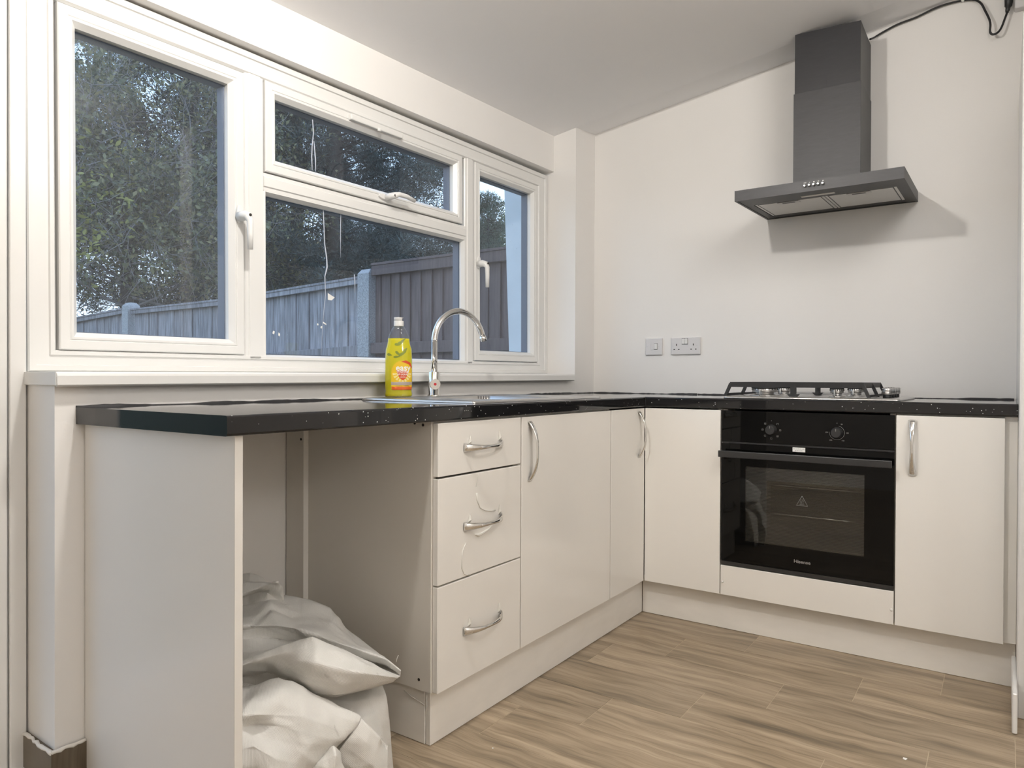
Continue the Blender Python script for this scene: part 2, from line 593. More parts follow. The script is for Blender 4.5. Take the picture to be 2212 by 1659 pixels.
# ------------------------------------------------------------------ the window wall's own frame: s along the wall, t outward, z up
WA = -0.02
WO = Vector((-2.58, 0, 0))
WE = Vector((math.cos(WA), math.sin(WA), 0)); WN = Vector((-math.sin(WA), math.cos(WA), 0))
def w(p): return WO + WE*p[0] + WN*p[1] + Vector((0, 0, p[2]))
def wallx(x): return -0.02*(x+2.58)          # y of the wall face at x

# ------------------------------------------------------------------ setting
def slope_box(mb, t0, t1, z0, za, zb):          # its top follows the slightly tilted window board
    return mb.prism([(0.0, t0, z0), (0.0, t1, z0), (0.0, t1, za), (0.0, t0, za)], [(2.385, t0, z0), (2.385, t1, z0), (2.385, t1, zb), (2.385, t0, zb)])
b = MB()
slope_box(b, 0.0, 0.30, -0.10, 0.9655, 0.9655+2.385*.006)      # below the window
slope_box(b, 0.175, 0.30, 0.9, 1.0005, 1.0005+2.385*.006)
b.box(2.385, 2.64, 0.0, 0.30, -0.10, 2.36)                    # nib between window and oven wall
ln = lambda s_: 2.031+0.0112*s_
b.prism([(-2.45, 0.13, 2.03), (-2.45, 0.30, 2.03), (-2.45, 0.30, 2.36), (-2.45, 0.13, 2.36)],
        [(0.0, 0.13, 2.028), (0.0, 0.30, 2.028), (0.0, 0.30, 2.36), (0.0, 0.13, 2.36)])
b.prism([(0.0, 0.13, ln(0)), (0.0, 0.30, ln(0)), (0.0, 0.30, 2.36), (0.0, 0.13, 2.36)],
        [(2.385, 0.13, ln(2.385)), (2.385, 0.30, ln(2.385)), (2.385, 0.30, 2.36), (2.385, 0.13, 2.36)])
b.box(-2.45, -0.93, 0.13, 0.30, -0.10, 2.03)
b.build('wall_left', M_WALL, xf=w, kind='structure')
B(0.0, 0.2, -4.8, 0.2, -0.10, 2.95).build('wall_back', M_WALL, kind='structure')
B(-0.95, 0.0, -2.10, -1.955, -0.10, 2.62).build('wall_right', M_WALL, kind='structure')
B(-0.80, 0.0, -1.9545, -1.8785, 0.0, 2.06).build('trim_1', M_UPVC, kind='structure', bevel=0.004)
B(-5.2, -5.0, -4.8, 0.4, -0.10, 2.95).build('wall_side', M_WALL, kind='structure')
B(-5.0, 0.0, -4.8, -4.6, -0.10, 2.95).build('wall_rear', M_WALL, kind='structure')
B(-0.92, -0.585, -1.8785, -1.866, 0.001, 0.115).build('baseboard_right', M_UPVC, kind='structure', bevel=0.003)

# sloping ceiling, a lean-to roof that sags a little
xs = [-5.05, -3.4, -1.9, -0.9, -0.2, 0.03]
zs = [2.160, 2.192, 2.2225, 2.240, 2.2525, 2.274]
ys = [0.32, -0.05, -0.8, -1.6, -2.3, -4.7]
cz = lambda z, y: z-0.1424*max(y, -2.3)
vb, fb = [], []
for top in (0, 0.12):
    for y in ys:
        for x, z in zip(xs, zs): vb.append((x, y, cz(z, y)+top))
nx, ny = len(xs), len(ys)
for l in (0, 1):
    for j in range(ny-1):
        for i in range(nx-1):
            a = l*nx*ny+j*nx+i
            fb.append((a, a+1, a+nx+1, a+nx))
bord = [i for i in range(nx)] + [j*nx+nx-1 for j in range(1, ny)] + [(ny-1)*nx+i for i in range(nx-2, -1, -1)] + [j*nx for j in range(ny-2, 0, -1)]
for q in range(len(bord)):
    a, c = bord[q], bord[(q+1) % len(bord)]
    fb.append((a, c, c+nx*ny, a+nx*ny))
MB().add(vb, fb).build('ceiling', M_CEIL, kind='structure')

# floor: grout bed with wood-effect tiles 203 x 610 in a thirds bond
floor = B(-5.0, 0.0, -4.6, 0.35, -0.12, -0.0009).build('floor', M_GROUT, kind='structure')
TW, TL = 0.2055, 0.6115
tm = MB().box(-TW/2+0.0009, TW/2-0.0009, -TL/2+0.0009, TL/2-0.0009, -0.0008, 0.0)
tile0 = None
xk = -0.5415
k = 0
starts = {0: -1.073, 1: -0.853, 2: -0.650}
while xk - TW > -4.9:
    y0 = starts[k % 3] + TL*2
    while y0 > -4.0:
        cxm, cym = xk-TW/2, y0-TL/2
        if cym < 0.0 and cym > -4.2:
            if tile0 is None:
                tile0 = tm.build('floor_tile', M_TILE, floor, local=True, bevel=0.0003)
                o = tile0
            else:
                o = tile0.copy(); COL.objects.link(o)
            o.parent = floor
            o.location = Vector((cxm, cym, 0)) - floor.location
        y0 -= TL
    xk -= TW; k += 1
# the strip of tile beside the oven-run plinth
for j in range(5):
    o = tile0.copy(); COL.objects.link(o); o.parent = floor
    o.location = Vector((-0.5415+TW/2, -0.45-TL*(j), 0)) - floor.location

for i in (1, 2):                                   # and the floor beyond the doorway lining
    for j in range(4):
        o = tile0.copy(); COL.objects.link(o); o.parent = floor
        o.location = Vector((-0.5415+TW*(i+.5), -2.45-TL*j-.2*i, 0)) - floor.location
# wood skirting left at the foot of the pier
bs = MB().box(-0.012, 0.0, -0.012, 0.17, 0.001, 0.101)
bs.box(0.0, 0.068, -0.012, 0.0, 0.001, 0.101)
bs.build('baseboard_left', M_SKIRT, xf=w, kind='structure')
cb = MB()
pp = []
for q in range(13):
    t_ = q/12*0.165
    pp.append((-0.011+rnd.uniform(-.002, .003), t_-0.011, 0.1005+rnd.uniform(0, .005)))
cb.tube(pp, [0.0036+rnd.uniform(0, .0022) for _ in pp], 6)
pp = [(-0.011+q/8*0.075, -0.010, 0.1005+rnd.uniform(0, .005)) for q in range(9)]
cb.tube(pp, [0.0036+rnd.uniform(0, .0022) for _ in pp], 6)
cb.build('trim_2', mat('white_caulk', (0.78, 0.76, 0.72), 0.6), xf=w, kind='structure')

# ------------------------------------------------------------------ window_1
win = tag(empty('window_1', WO+WE*0.009, (0, -0.006, WA)), kind='structure')
def ring(mb, s0, s1, z0, z1, prof):
    """mitred frame: prof = list of (inset, t), swept round the rectangle"""
    R = []
    for cs in ((s0, z0, 1, 1), (s1, z0, -1, 1), (s1, z1, -1, -1), (s0, z1, 1, -1)):
        R.append([(cs[0]+cs[2]*o_, t_, cs[1]+cs[3]*o_) for o_, t_ in prof])
    return mb.rings(R, cap=False, smooth=False, closed=True)
FT, GT = 0.17, 0.195
def bar_v(s0, s1, z0, z1):           # upright bar with a ridge along both edges
    prof = [(s0, 0.192), (s0, FT+0.004), (s0+0.003, FT), (s0+0.013, FT), (s0+0.016, FT-0.005), (s1-0.016, FT-0.005), (s1-0.013, FT), (s1-0.003, FT), (s1, FT+0.004), (s1, 0.192)]
    return MB().prism([(a, t_, z0) for a, t_ in prof], [(a, t_, z1) for a, t_ in prof])
def bar_h(s0, s1, z0, z1):
    prof = [(z0, 0.192), (z0, FT+0.004), (z0+0.003, FT), (z0+0.013, FT), (z0+0.016, FT-0.005), (z1-0.016, FT-0.005), (z1-0.013, FT), (z1-0.003, FT), (z1, FT+0.004), (z1, 0.192)]
    return MB().prism([(s0, t_, a) for a, t_ in prof], [(s1, t_, a) for a, t_ in prof])
# outer frame (mitred)
fo = MB()
S0, S1, Z0, Z1 = 0.002, 2.384, 1.0, 2.027
prof_l = [(0, 0.245), (0, FT-0.004), (0.003, FT-0.008), (0.018, FT-0.008), (0.021, FT), (0.049, FT), (0.052, FT-0.005), (0.060, FT-0.005), (0.066, FT+0.002), (0.066, 0.245)]
def side(mb, prof, a, c, d):        # a, c: corner points, d: inward direction
    ra = [(a[0]+d[0][0]*o_, t_, a[1]+d[0][1]*o_) for o_, t_ in prof]
    rc = [(c[0]+d[1][0]*o_, t_, c[1]+d[1][1]*o_) for o_, t_ in prof]
    mb.prism(ra, rc)
def ring4(mb, s0, s1, z0, z1, wl, wr, wb, wt, prof):
    """prof insets are fractions of each side's width"""
    def P(fs, fz, f): return [(fs(o_), t_, fz(o_)) for o_, t_ in prof]
    R = [[(s0+wl*o_, t_, z0+wb*o_) for o_, t_ in prof], [(s1-wr*o_, t_, z0+wb*o_) for o_, t_ in prof],
         [(s1-wr*o_, t_, z1-wt*o_) for o_, t_ in prof], [(s0+wl*o_, t_, z1-wt*o_) for o_, t_ in prof]]
    return mb.rings(R, cap=False, smooth=False, closed=True)
pf = [(0, 0.245), (0, FT-0.002), (0.05, FT-0.006), (0.28, FT-0.006), (0.31, FT), (0.74, FT), (0.78, FT-0.005), (0.92, FT-0.005), (1.0, FT+0.003), (1.0, 0.245)]
ring4(fo, S0, S1, Z0, Z1, 0.066, 0.090, 0.0555, 0.072, pf).build('window_frame', M_UPVC, win, local=True)
bar_v(0.614, 0.686, 1.045, 1.958).build('mullion', M_UPVC, win, local=True)
bar_v(1.714, 1.776, 1.045, 1.958).build('mullion', M_UPVC, win, local=True)
bar_h(0.684, 1.716, 1.594, 1.655).build('transom', M_UPVC, win, local=True)
# beads round the fixed light
fb_ = MB(); ring(fb_, 0.685, 1.7215, 1.0425, 1.600, [(0, 0.194), (0, FT+0.003), (0.004, FT), (0.007, FT), (0.016, FT+0.016), (0.016, 0.1945)])
fb_.build('glazing_bead', M_UPVC, win, local=True)
fg = B(0.700, 1.712, GT, GT+0.004, 1.056, 1.590).build('glass_pane', M_GLASS, win, local=True)
gk = MB(); ring(gk, 0.699, 1.713, 1.055, 1.591, [(0, GT+0.0045), (0, GT+0.039), (0.007, GT+0.039), (0.007, GT+0.0045)])
gk.build('gasket', M_GASK, win, local=True)
STY = [(0, 0.235), (0, 0.167), (0.003, 0.164), (0.024, 0.164), (0.026, 0.1665), (0.029, 0.164), (0.034, 0.164), (0.047, 0.180), (0.047, 0.235)]
panes = {'fixed': fg}
sashes = {}
def sash(key, s0, s1, z0, z1):
    m = MB(); ring(m, s0+.002, s1-.002, z0+.002, z1-.002, STY)
    o = m.build('sash', M_UPVC, win, local=True)
    i_ = 0.047
    p_ = B(s0+i_, s1-i_, GT, GT+0.004, z0+i_, z1-i_).build('glass_pane', M_GLASS, o, local=True)
    g_ = MB(); ring(g_, s0+i_-.002, s1-i_+.002, z0+i_-.002, z1-i_+.002, [(0, GT+0.0045), (0, GT+0.039), (0.007, GT+0.039), (0.007, GT+0.0045)])
    g_.build('gasket', M_GASK, o, local=True)
    panes[key] = p_; sashes[key] = o
    return o
sash('left', 0.072, 0.612, 1.0545, 1.953)
sash('vent', 0.688, 1.694, 1.657, 1.958)
sash('right', 1.778, 2.292, 1.056, 1.956)
# hinge-side rebate outside the panes shows as a blue-grey strip: outer frame depth
of = MB()
ring4(of, S0, S1, Z0, Z1, 0.10, 0.12, 0.058, 0.10, [(0, 0.250), (0, 0.2365), (1, 0.2365), (1, 0.250)])
of.build('outer_frame', M_UPVC, win, local=True)
of2 = MB()
for s0, s1 in ((0.592, 0.697), (1.726, 1.796)): of2.box(s0, s1, 0.236, 0.246, 1.06, 1.97)
of2.build('outer_mullion', M_UPVC, win, local=True)
B(0.69, 1.73, 0.236, 0.246, 1.600, 1.672).build('outer_transom', M_UPVC, win, local=True)

def handle_v(parent, s, z, flip=1):
    """espagnolette handle: base plate, boss, lever hanging down"""
    m = MB()
    m.rings([[(s+0.012*math.cos(a)*(1 if abs(math.sin(a)) < 2 else 1), t_, z+0.008+(0.028*math.sin(a))) for a in [2*PI*q/16 for q in range(16)]] for t_ in (0.165, 0.153)])
    root = m.build('window_handle', M_UPVC, parent, local=True, bevel=0.0015)
    l = MB()
    c = [(s, 0.158, z), (s, 0.135, z), (s+0.004*flip, 0.120, z-0.004), (s+0.006*flip, 0.113, z-0.018), (s+0.006*flip, 0.112, z-0.055), (s+0.006*flip, 0.112, z-0.108)]
    l.tube(c, [0.016, 0.016, 0.0145, 0.0105, 0.0095, 0.0085], 12)
    l.build('lever', M_UPVC, root, local=True)
    k = MB().lathe([(0.0045, 0), (0.0045, -0.002)], (s+0.003*flip, 0.107, z-0.001), 12, 'y')
    k.build('keyhole', M_HOLE, root, local=True)
    return root
handle_v(win, 0.590, 1.492)
handle_v(win, 1.797, 1.495)
m = MB().rings([[(1.213+0.028*math.cos(a), t_, 1.681+0.011*math.sin(a)) for a in [2*PI*q/16 for q in range(16)]] for t_ in (0.165, 0.154)])
hb = m.build('window_handle', M_UPVC, win, local=True, bevel=0.0015)
MB().tube([(1.224, 0.158, 1.681), (1.224, 0.128, 1.681), (1.232, 0.118, 1.684), (1.25, 0.113, 1.690), (1.29, 0.113, 1.690), (1.335, 0.113, 1.682)], [0.013, 0.013, 0.012, 0.0095, 0.009, 0.0075], 12).build('lever', M_UPVC, hb, local=True)
MB().lathe([(0.0045, 0), (0.0045, -0.002)], (1.226, 0.1115, 1.682), 12, 'y').build('keyhole', M_HOLE, hb, local=True)
# trickle vent on the head of the top light
tv = MB().box(1.040, 1.306, 0.147, 0.166, 1.926, 1.949).build('trickle_vent', M_UPVC, win, local=True, bevel=0.004, seg=2)
B(1.170, 1.182, 0.141, 0.150, 1.919, 1.931).build('vent_slider', M_UPVC, tv, local=True, bevel=0.0015)
# dried runs and flecks on the panes
M_STREAK = mat('dried_water_run', (0.50, 0.53, 0.60), 0.7)
def run(parent, pts, r):
    MB().tube([(a, GT-0.0008, z) for a, z in pts], r, 5).build('water_run', M_STREAK, parent, local=True)
run(panes['fixed'], [(.948, 1.586), (.952, 1.513), (.954, 1.464), (.963, 1.415), (.965, 1.382), (.955, 1.347), (.957, 1.281), (.945, 1.18), (.937, 1.063)], [.0018, .0018, .002, .0024, .003, .002, .0012, .0008, .0006])
run(panes['fixed'], [(1.094, 1.37), (1.0955, 1.345), (1.096, 1.30)], [.0016, .0018, .0010])
run(panes['fixed'], [(1.029, 1.586), (1.027, 1.50), (1.028, 1.424)], [.0011, .0012, .0006])
run(panes['vent'], [(.902, 1.894), (.906, 1.849), (.900, 1.80), (.898, 1.76), (.900, 1.715)], [.002, .002, .0018, .0022, .0015])
run(panes['vent'], [(.908, 1.82), (.914, 1.761), (.915, 1.715)], [.0012, .0025, .0015])
M_FLECK = mat('white_paint_fleck', (0.78, 0.78, 0.76), 0.7)
for pts in ([(.968, 1.288), (.999, 1.275), (.985, 1.263), (.968, 1.264)], [(.947, 1.183), (.961, 1.176), (.960, 1.172), (.946, 1.178)], [(.937, 1.168), (.942, 1.166), (.940, 1.158), (.935, 1.160)], [(.737, 1.140), (.743, 1.138), (.740, 1.128), (.734, 1.131)], [(.758, 1.135), (.764, 1.131), (.762, 1.122), (.757, 1.126)], [(.92, 1.176), (.926, 1.174), (.924, 1.168), (.919, 1.170)]):
    MB().prism([(a, GT-0.0001, z) for a, z in pts], [(a, GT-0.0016, z) for a, z in pts]).build('paint_fleck', M_FLECK, panes['fixed'], local=True)

# window board with a rounded nose
sb = MB()
nose = [(0.172, 0.966), (0.172, 0.999), (-0.024, 0.999), (-0.030, 0.995), (-0.032, 0.989), (-0.032, 0.968), (-0.028, 0.964), (-0.020, 0.966)]
sb.prism([(-0.010, t_, z) for t_, z in nose], [(2.326, t_, z) for t_, z in nose]).build('window_sill', M_UPVC, win, local=True)
B(-0.0125, -0.010, -0.030, 0.165, 0.967, 0.999).build('sill_end_cap', M_UPVC, win, local=True, bevel=0.001)

# ------------------------------------------------------------------ door_1: glazed back door left of the window, only its jamb is in view
dr = tag(empty('door_1', WO, (0, 0, WA)), kind='structure')
m = MB()
for s0, s1 in ((-0.040, -0.004), (-0.93, -0.885)):
    m.box(s0, s1, 0.150, 0.235, 0.0, 2.028)
m.box(-0.93, -0.004, 0.150, 0.235, 1.985, 2.028)
m.build('door_frame', M_UPVC, dr, local=True, bevel=0.003, seg=2)
lf = MB(); ring(lf, -0.883, -0.0425, 0.02, 1.983, [(0, 0.225), (0, 0.158), (0.004, 0.154), (0.09, 0.154), (0.10, 0.165), (0.11, 0.18), (0.11, 0.225)])
leaf = lf.build('door_leaf', M_UPVC, dr, local=True)
B(-0.775, -0.151, 0.190, 0.194, 0.128, 1.875).build('glass_pane', M_GLASS, leaf, local=True)
B(-0.93, -0.004, 0.13, 0.27, 0.0, 0.019).build('door_threshold', M_UPVC, dr, local=True, bevel=0.003)

# ------------------------------------------------------------------ worktops
WT, WB = 0.9134, 0.873
def nosed(front, back, z0, z1, r=0.005):
    """cross-section (depth, z) with rounded front edges"""
    pts = [(back, z0), (back, z1)]
    for q in range(5):
        a = PI/2*q/4
        pts.append((front+r-r*math.sin(a), z1-r+r*math.cos(a)))
    for q in range(5):
        a = PI/2*q/4
        pts.append((front+r-r*math.cos(a), z0+r-r*math.sin(a)))
    return pts
SX0, SX1, SY0, SY1 = -1.694, -0.898, -0.565, -0.088      # sink outline
HX0, HX1, HY0, HY1 = SX0+.03, SX1-.03, SY0+.03, SY1-.03  # cut-out for the sink
wt = thing('worktop', 'black sparkle laminate worktop running under the window with the sink let into it', 'worktop', (-1.27, -0.3, WB), group='kitchen worktops')
wm = MB()
xa, xb = -2.534, -0.004
fr = nosed(-0.6168, HY0, WB, WT)
wm.prism([(xa, y, z) for y, z in fr], [(xb, y, z) for y, z in fr])
wm.prism([(xa, HY1, WB), (xa, HY1, WT), (xa, wallx(xa)-.002, WT), (xa, wallx(xa)-.002, WB)], [(xb, HY1, WB), (xb, HY1, WT), (xb, wallx(xb)-.002, WT), (xb, wallx(xb)-.002, WB)])
wm.box(xa, HX0, HY0, HY1, WB, WT)
wm.box(HX1, xb, HY0, HY1, WB, WT)
wm.build('worktop_slab', M_WORK, wt)
def sealant(parent, a, c, n, along):
    m = MB(); top, bot = [], []
    r1 = random.Random(int(abs(a)*100))
    hcur = 0.002
    V = []; F = []
    for q in range(n+1):
        u_ = a+(c-a)*q/n
        hcur = min(0.0045, max(0.0004, hcur+r1.uniform(-.0016, .0016)))
        P = along(u_)
        o_, nn = P
        V += [(o_[0], o_[1], WT-0.001), (o_[0], o_[1], WT+hcur+0.002), (o_[0]+nn[0]*.004, o_[1]+nn[1]*.004, WT+hcur), (o_[0]+nn[0]*(.006+hcur*.5), o_[1]+nn[1]*(.006+hcur*.5), WT-0.001)]
    for q in range(n):
        for s_ in range(4):
            F.append((q*4+s_, q*4+(s_+1) % 4, q*4+4+(s_+1) % 4, q*4+4+s_))
    m.add(V, F)
    m.build('sealant', M_SEAL, parent)
sealant(wt, xa, -0.01, 150, lambda x: ((x, wallx(x)-.0005), (0, -1)))
sealant(wt, -0.056, -0.6184, 40, lambda y: ((-0.0045, y), (-1, 0)))
wt2 = thing('worktop', 'black sparkle laminate worktop along the oven wall carrying the gas hob', 'worktop', (-0.3, -1.24, WB), group='kitchen worktops')
w2 = MB()
fr = nosed(-0.6027, -0.002, WB, WT)
w2.prism([(x, -0.6185, z) for x, z in fr], [(x, -1.8775, z) for x, z in fr])
w2.build('worktop_slab', M_WORK, wt2)
sealant(wt2, -0.6205, -1.872, 80, lambda y: ((-0.0005, y), (-1, 0)))
B(-0.6045, -0.60, -0.6186, -0.6165, WB, WT+.0003).build('joint_strip', M_DGREY, wt2)

# ------------------------------------------------------------------ handles: arched bow, broad at both ends, slim in the middle
def bow(p0, axis, out, length, hw=0.0125, mw=0.0052, H=0.029, th=0.0045):
    axis = Vector(axis); out = Vector(out); wd = out.cross(axis).normalized()
    R = []
    n = 22
    p0 = Vector(p0)
    for i in range(n+1):
        t_ = i/n
        q = abs(2*t_-1)
        h = H*(1-q**2.6)+0.0015
        ww = mw+(hw-mw)*q**1.7
        c = p0+axis*length*t_+out*h
        dh = -H*2.6*q**1.6*(2 if t_ > .5 else -2)/length
        nv = (out-axis*dh).normalized()
        R.append([c+wd*ww-nv*th*.2, c+wd*ww*0.55+nv*th*.55, c-wd*ww*0.55+nv*th*.55, c-wd*ww-nv*th*.2, c-wd*ww*.6-nv*th*.6, c+wd*ww*.6-nv*th*.6])
    m = MB().rings(R, True, True)
    for t_ in (0.055, 0.945):
        c = p0+axis*length*t_
        m.tube([c, c+out*(H*(1-abs(2*t_-1)**2.6)+.001)], 0.0042, 8)
    return m
def film(parent, x, z, dx, dz, yf):
    """sliver of torn protective film standing up by a handle end"""
    m = MB()
    pts = [(x, yf, z), (x+dx*.4, yf-.010, z+dz*.35), (x+dx, yf-.003, z+dz), (x+dx*1.5+.004, yf-.006, z+dz*.25), (x+.010, yf-.001, z-.002)]
    v = pts+[(a, y-.0008, c) for a, y, c in pts]
    m.prism(v[:5], v[5:])
    m.build('protective_film', M_FILM, parent)

# ------------------------------------------------------------------ gable panel, drawer unit, sink and corner cabinets
ep = thing('gable_panel', 'tall white end panel standing at the left end of the window worktop', 'panel', (-2.5, -0.3, 0))
MB().prism([(-2.515, -0.006, 0.0), (-2.497, -0.006, 0.0), (-2.488, -0.598, 0.0), (-2.506, -0.598, 0.0)],
           [(-2.515, -0.006, 0.872), (-2.497, -0.006, 0.872), (-2.488, -0.598, 0.872), (-2.506, -0.598, 0.872)]).build('board', M_PANEL, ep)
B(-2.506, -2.488, -0.6005, -0.5982, 0.0, 0.872).build('edging_strip', M_DOOR, ep, bevel=0.0004)

ZB, ZT = 0.1483, 0.8673
YF, XF = -0.613, -0.600
du = thing('drawer_unit', 'three-drawer base unit with bow handles beside the open appliance gap', 'cabinet', (-1.72, -0.3, 0.15))
c = MB().box(-1.917, -1.899, -0.594, -0.100, 0.1485, 0.872)
c.box(-1.537, -1.519, -0.594, -0.100, 0.1485, 0.872)
c.box(-1.899, -1.537, -0.594, -0.106, 0.1485, 0.166)
c.box(-1.899, -1.537, -0.106, -0.100, 0.166, 0.872)
c.box(-1.899, -1.537, -0.594, -0.575, 0.840, 0.872)
c.build('carcass', M_CARC, du)
for y, z in ((-0.565, 0.862), (-0.535, 0.866), (-0.553, 0.176)):
    MB().lathe([(0.0042, 0), (0.0042, -0.0006)], (-1.9171, y, z), 12, 'x').build('screw_hole', M_HOLE, du)
for (z0, z1), hz in (((0.7244, ZT), 0.794), ((0.4352, 0.7191), 0.575), ((ZB, 0.4308), 0.284)):
    d = B(-1.911, -1.5205, YF, -0.595, z0, z1).build('drawer_front', M_DOOR, du, bevel=0.0018, seg=2)
    d_h = bow((-1.803, YF, hz), (1, 0, 0), (0, -1, 0), 0.183).build('handle', M_CHROME, d)
    film(d, -1.784, hz+0.010, 0.006, 0.024, YF)
    film(d, -1.640, hz+0.010, 0.002, 0.030, YF)
    if 0.5 < hz < 0.6:
        def ridge(pts, r):
            MB().tube([(x, YF-.0012, z) for x, z in pts], r, 5).build('protective_film', M_FILM, d)
        ridge([(-1.745, .662), (-1.742, .640), (-1.728, .618), (-1.705, .607), (-1.68, .602), (-1.655, .600)], [.0022, .0018, .0016, .0014, .0016, .002])
        ridge([(-1.792, .530), (-1.806, .512), (-1.812, .490), (-1.810, .462), (-1.800, .445), (-1.79, .44), (-1.775, .436)], [.001, .002, .0014, .002, .0014, .0025, .0014])
        ridge([(-1.752, .546), (-1.735, .541), (-1.715, .543), (-1.69, .549), (-1.67, .556)], [.002, .005, .004, .003, .001])
        ridge([(-1.737, .718), (-1.741, .70), (-1.748, .68)], [.0012, .0009, .0006])
sc = thing('sink_cabinet', 'base cabinet with one wide door below the kitchen tap', 'cabinet', (-1.21, -0.3, 0.15))
c = MB().box(-1.517, -1.499, -0.594, -0.100, 0.1485, 0.872)
c.box(-0.926, -0.908, -0.594, -0.100, 0.1485, 0.872)
c.box(-1.499, -0.926, -0.594, -0.106, 0.1485, 0.166)
c.box(-1.499, -0.926, -0.594, -0.576, 0.82, 0.872)
c.build('carcass', M_CARC, sc)
d = B(-1.5145, -0.9106, YF, -0.595, ZB, ZT).build('door', M_DOOR, sc, bevel=0.0015, seg=2)
bow((-1.470, YF, 0.852), (0, 0, -1), (0, -1, 0), 0.186).build('handle', M_CHROME, d)
cc = thing('corner_cabinet', 'corner cabinet with a narrow handled door and a plain door meeting at the inner corner', 'cabinet', (-0.45, -0.45, 0.15))
c = MB().box(-0.906, -0.888, -0.594, -0.100, 0.1485, 0.872)
c.box(-0.888, -0.06, -0.575, -0.100, 0.1485, 0.166)
c.box(-0.582, -0.06, -0.915, -0.575, 0.1485, 0.166)
c.box(-0.582, -0.06, -0.933, -0.915, 0.1485, 0.872)
c.build('carcass', M_CARC, cc)
d = B(-0.9046, -0.6022, YF, -0.595, ZB, ZT).build('door', M_DOOR, cc, bevel=0.0015, seg=2)
bow((-0.655, YF, 0.853), (0, 0, -1), (0, -1, 0), 0.186).build('handle', M_CHROME, d)
B(XF, -0.582, -0.9315, -0.6145, ZB, ZT).build('door', M_DOOR, cc, bevel=0.0015, seg=2)
oh = thing('oven_housing', 'white oven housing with a screwed-on panel below the oven', 'cabinet', (-0.3, -1.24, 0.15))
c = MB().box(-0.580, -0.06, -0.954, -0.936, 0.1485, 0.872)
c.box(-0.580, -0.06, -1.536, -1.518, 0.1485, 0.872)
c.box(-0.580, -0.06, -1.518, -0.954, 0.245, 0.262)
c.build('carcass', M_CARC, oh)
pnl = B(XF, -0.582, -1.5350, -0.9350, ZB, 0.2635).build('lower_panel', M_DOOR, oh, bevel=0.0015, seg=2)
for y in (-0.944, -1.529):
    MB().lathe([(0.0045, XF), (0.0042, XF-.003), (0.002, XF-.0045)], (0, y, 0.1995), 12, 'x').build('screw_cap', M_UPVC, pnl)
rc_ = thing('base_cabinet', 'narrow base cabinet with one door and upright bow handle right of the oven', 'cabinet', (-0.3, -1.7, 0.15))
c = MB().box(-0.580, -0.06, -1.5555, -1.5375, 0.1485, 0.872)
c.box(-0.580, -0.06, -1.842, -1.824, 0.1485, 0.872)
c.box(-0.580, -0.06, -1.824, -1.5555, 0.1485, 0.166)
c.box(-0.575, -0.555, -1.824, -1.5555, 0.84, 0.872)
c.build('carcass', M_CARC, rc_)
d = B(XF, -0.582, -1.8444, -1.5385, ZB, ZT).build('door', M_DOOR, rc_, bevel=0.0015, seg=2)
bow((XF, -1.588, 0.853), (0, 0, -1), (-1, 0, 0), 0.188).build('handle', M_CHROME, d)
fp = thing('filler_strip', 'narrow white filler strip between the last cabinet door and the doorway lining', 'filler', (-0.57, -1.861, 0.15))
B(-0.578, -0.56, -1.8780, -1.8425, 0.1485, 0.872).build('board', M_DOOR, fp, bevel=0.001)

PLH = 0.147
pl = thing('plinth', 'cream plinth board on the floor under the drawers and sink cabinet', 'plinth', (-1.23, -0.575, 0), group='plinth boards')
B(-1.9055, -0.5515, -0.5836, -0.5676, 0.0008, PLH).build('board', M_PLINTH, pl, bevel=0.001)
pl2 = thing('plinth', 'cream plinth board on the floor under the oven and its neighbours', 'plinth', (-0.54, -1.22, 0), group='plinth boards')
B(-0.5500, -0.534, -1.8772, -0.5845, 0.0008, PLH).build('board', M_PLINTH, pl2, bevel=0.001)
pl3 = thing('plinth', 'short return plinth at the side of the drawer unit facing the appliance gap', 'plinth', (-1.9, -0.33, 0), group='plinth boards')
B(-1.9075, -1.8915, -0.566, -0.11, 0.0008, 0.1465).build('board', M_PLINTH, pl3, bevel=0.001)
MB().tube([(-1.910, -0.575, 0.138), (-1.9105, -0.576, 0.11), (-1.9102, -0.575, 0.085)], [0.0006, 0.0010, 0.0004], 5).build('film_curl', M_FILM, pl3)
MB().tube([(-1.9085, -0.49, 0.128), (-1.9088, -0.52, 0.118), (-1.9085, -0.545, 0.113), (-1.9085, -0.565, 0.108)], [0.0006, 0.0012, 0.0009, 0.0005], 5).build('film_curl', M_FILM, pl3)
us = thing('upright_board', 'narrow white upright board at the back of the appliance gap', 'board', (-1.93, -0.04, 0))
B(-1.9352, -1.9172, -0.0985, -0.018, 0.0, 0.868).build('board', M_CARC, us, bevel=0.0008)
B(-1.9352, -1.9172, -0.0998, -0.0987, 0.0, 0.868).build('edging_strip', M_DOOR, us)
MB().lathe([(0.004, 0), (0.004, -0.0006)], (-1.9354, -0.088, 0.80), 12, 'x').build('screw_hole', M_HOLE, us)

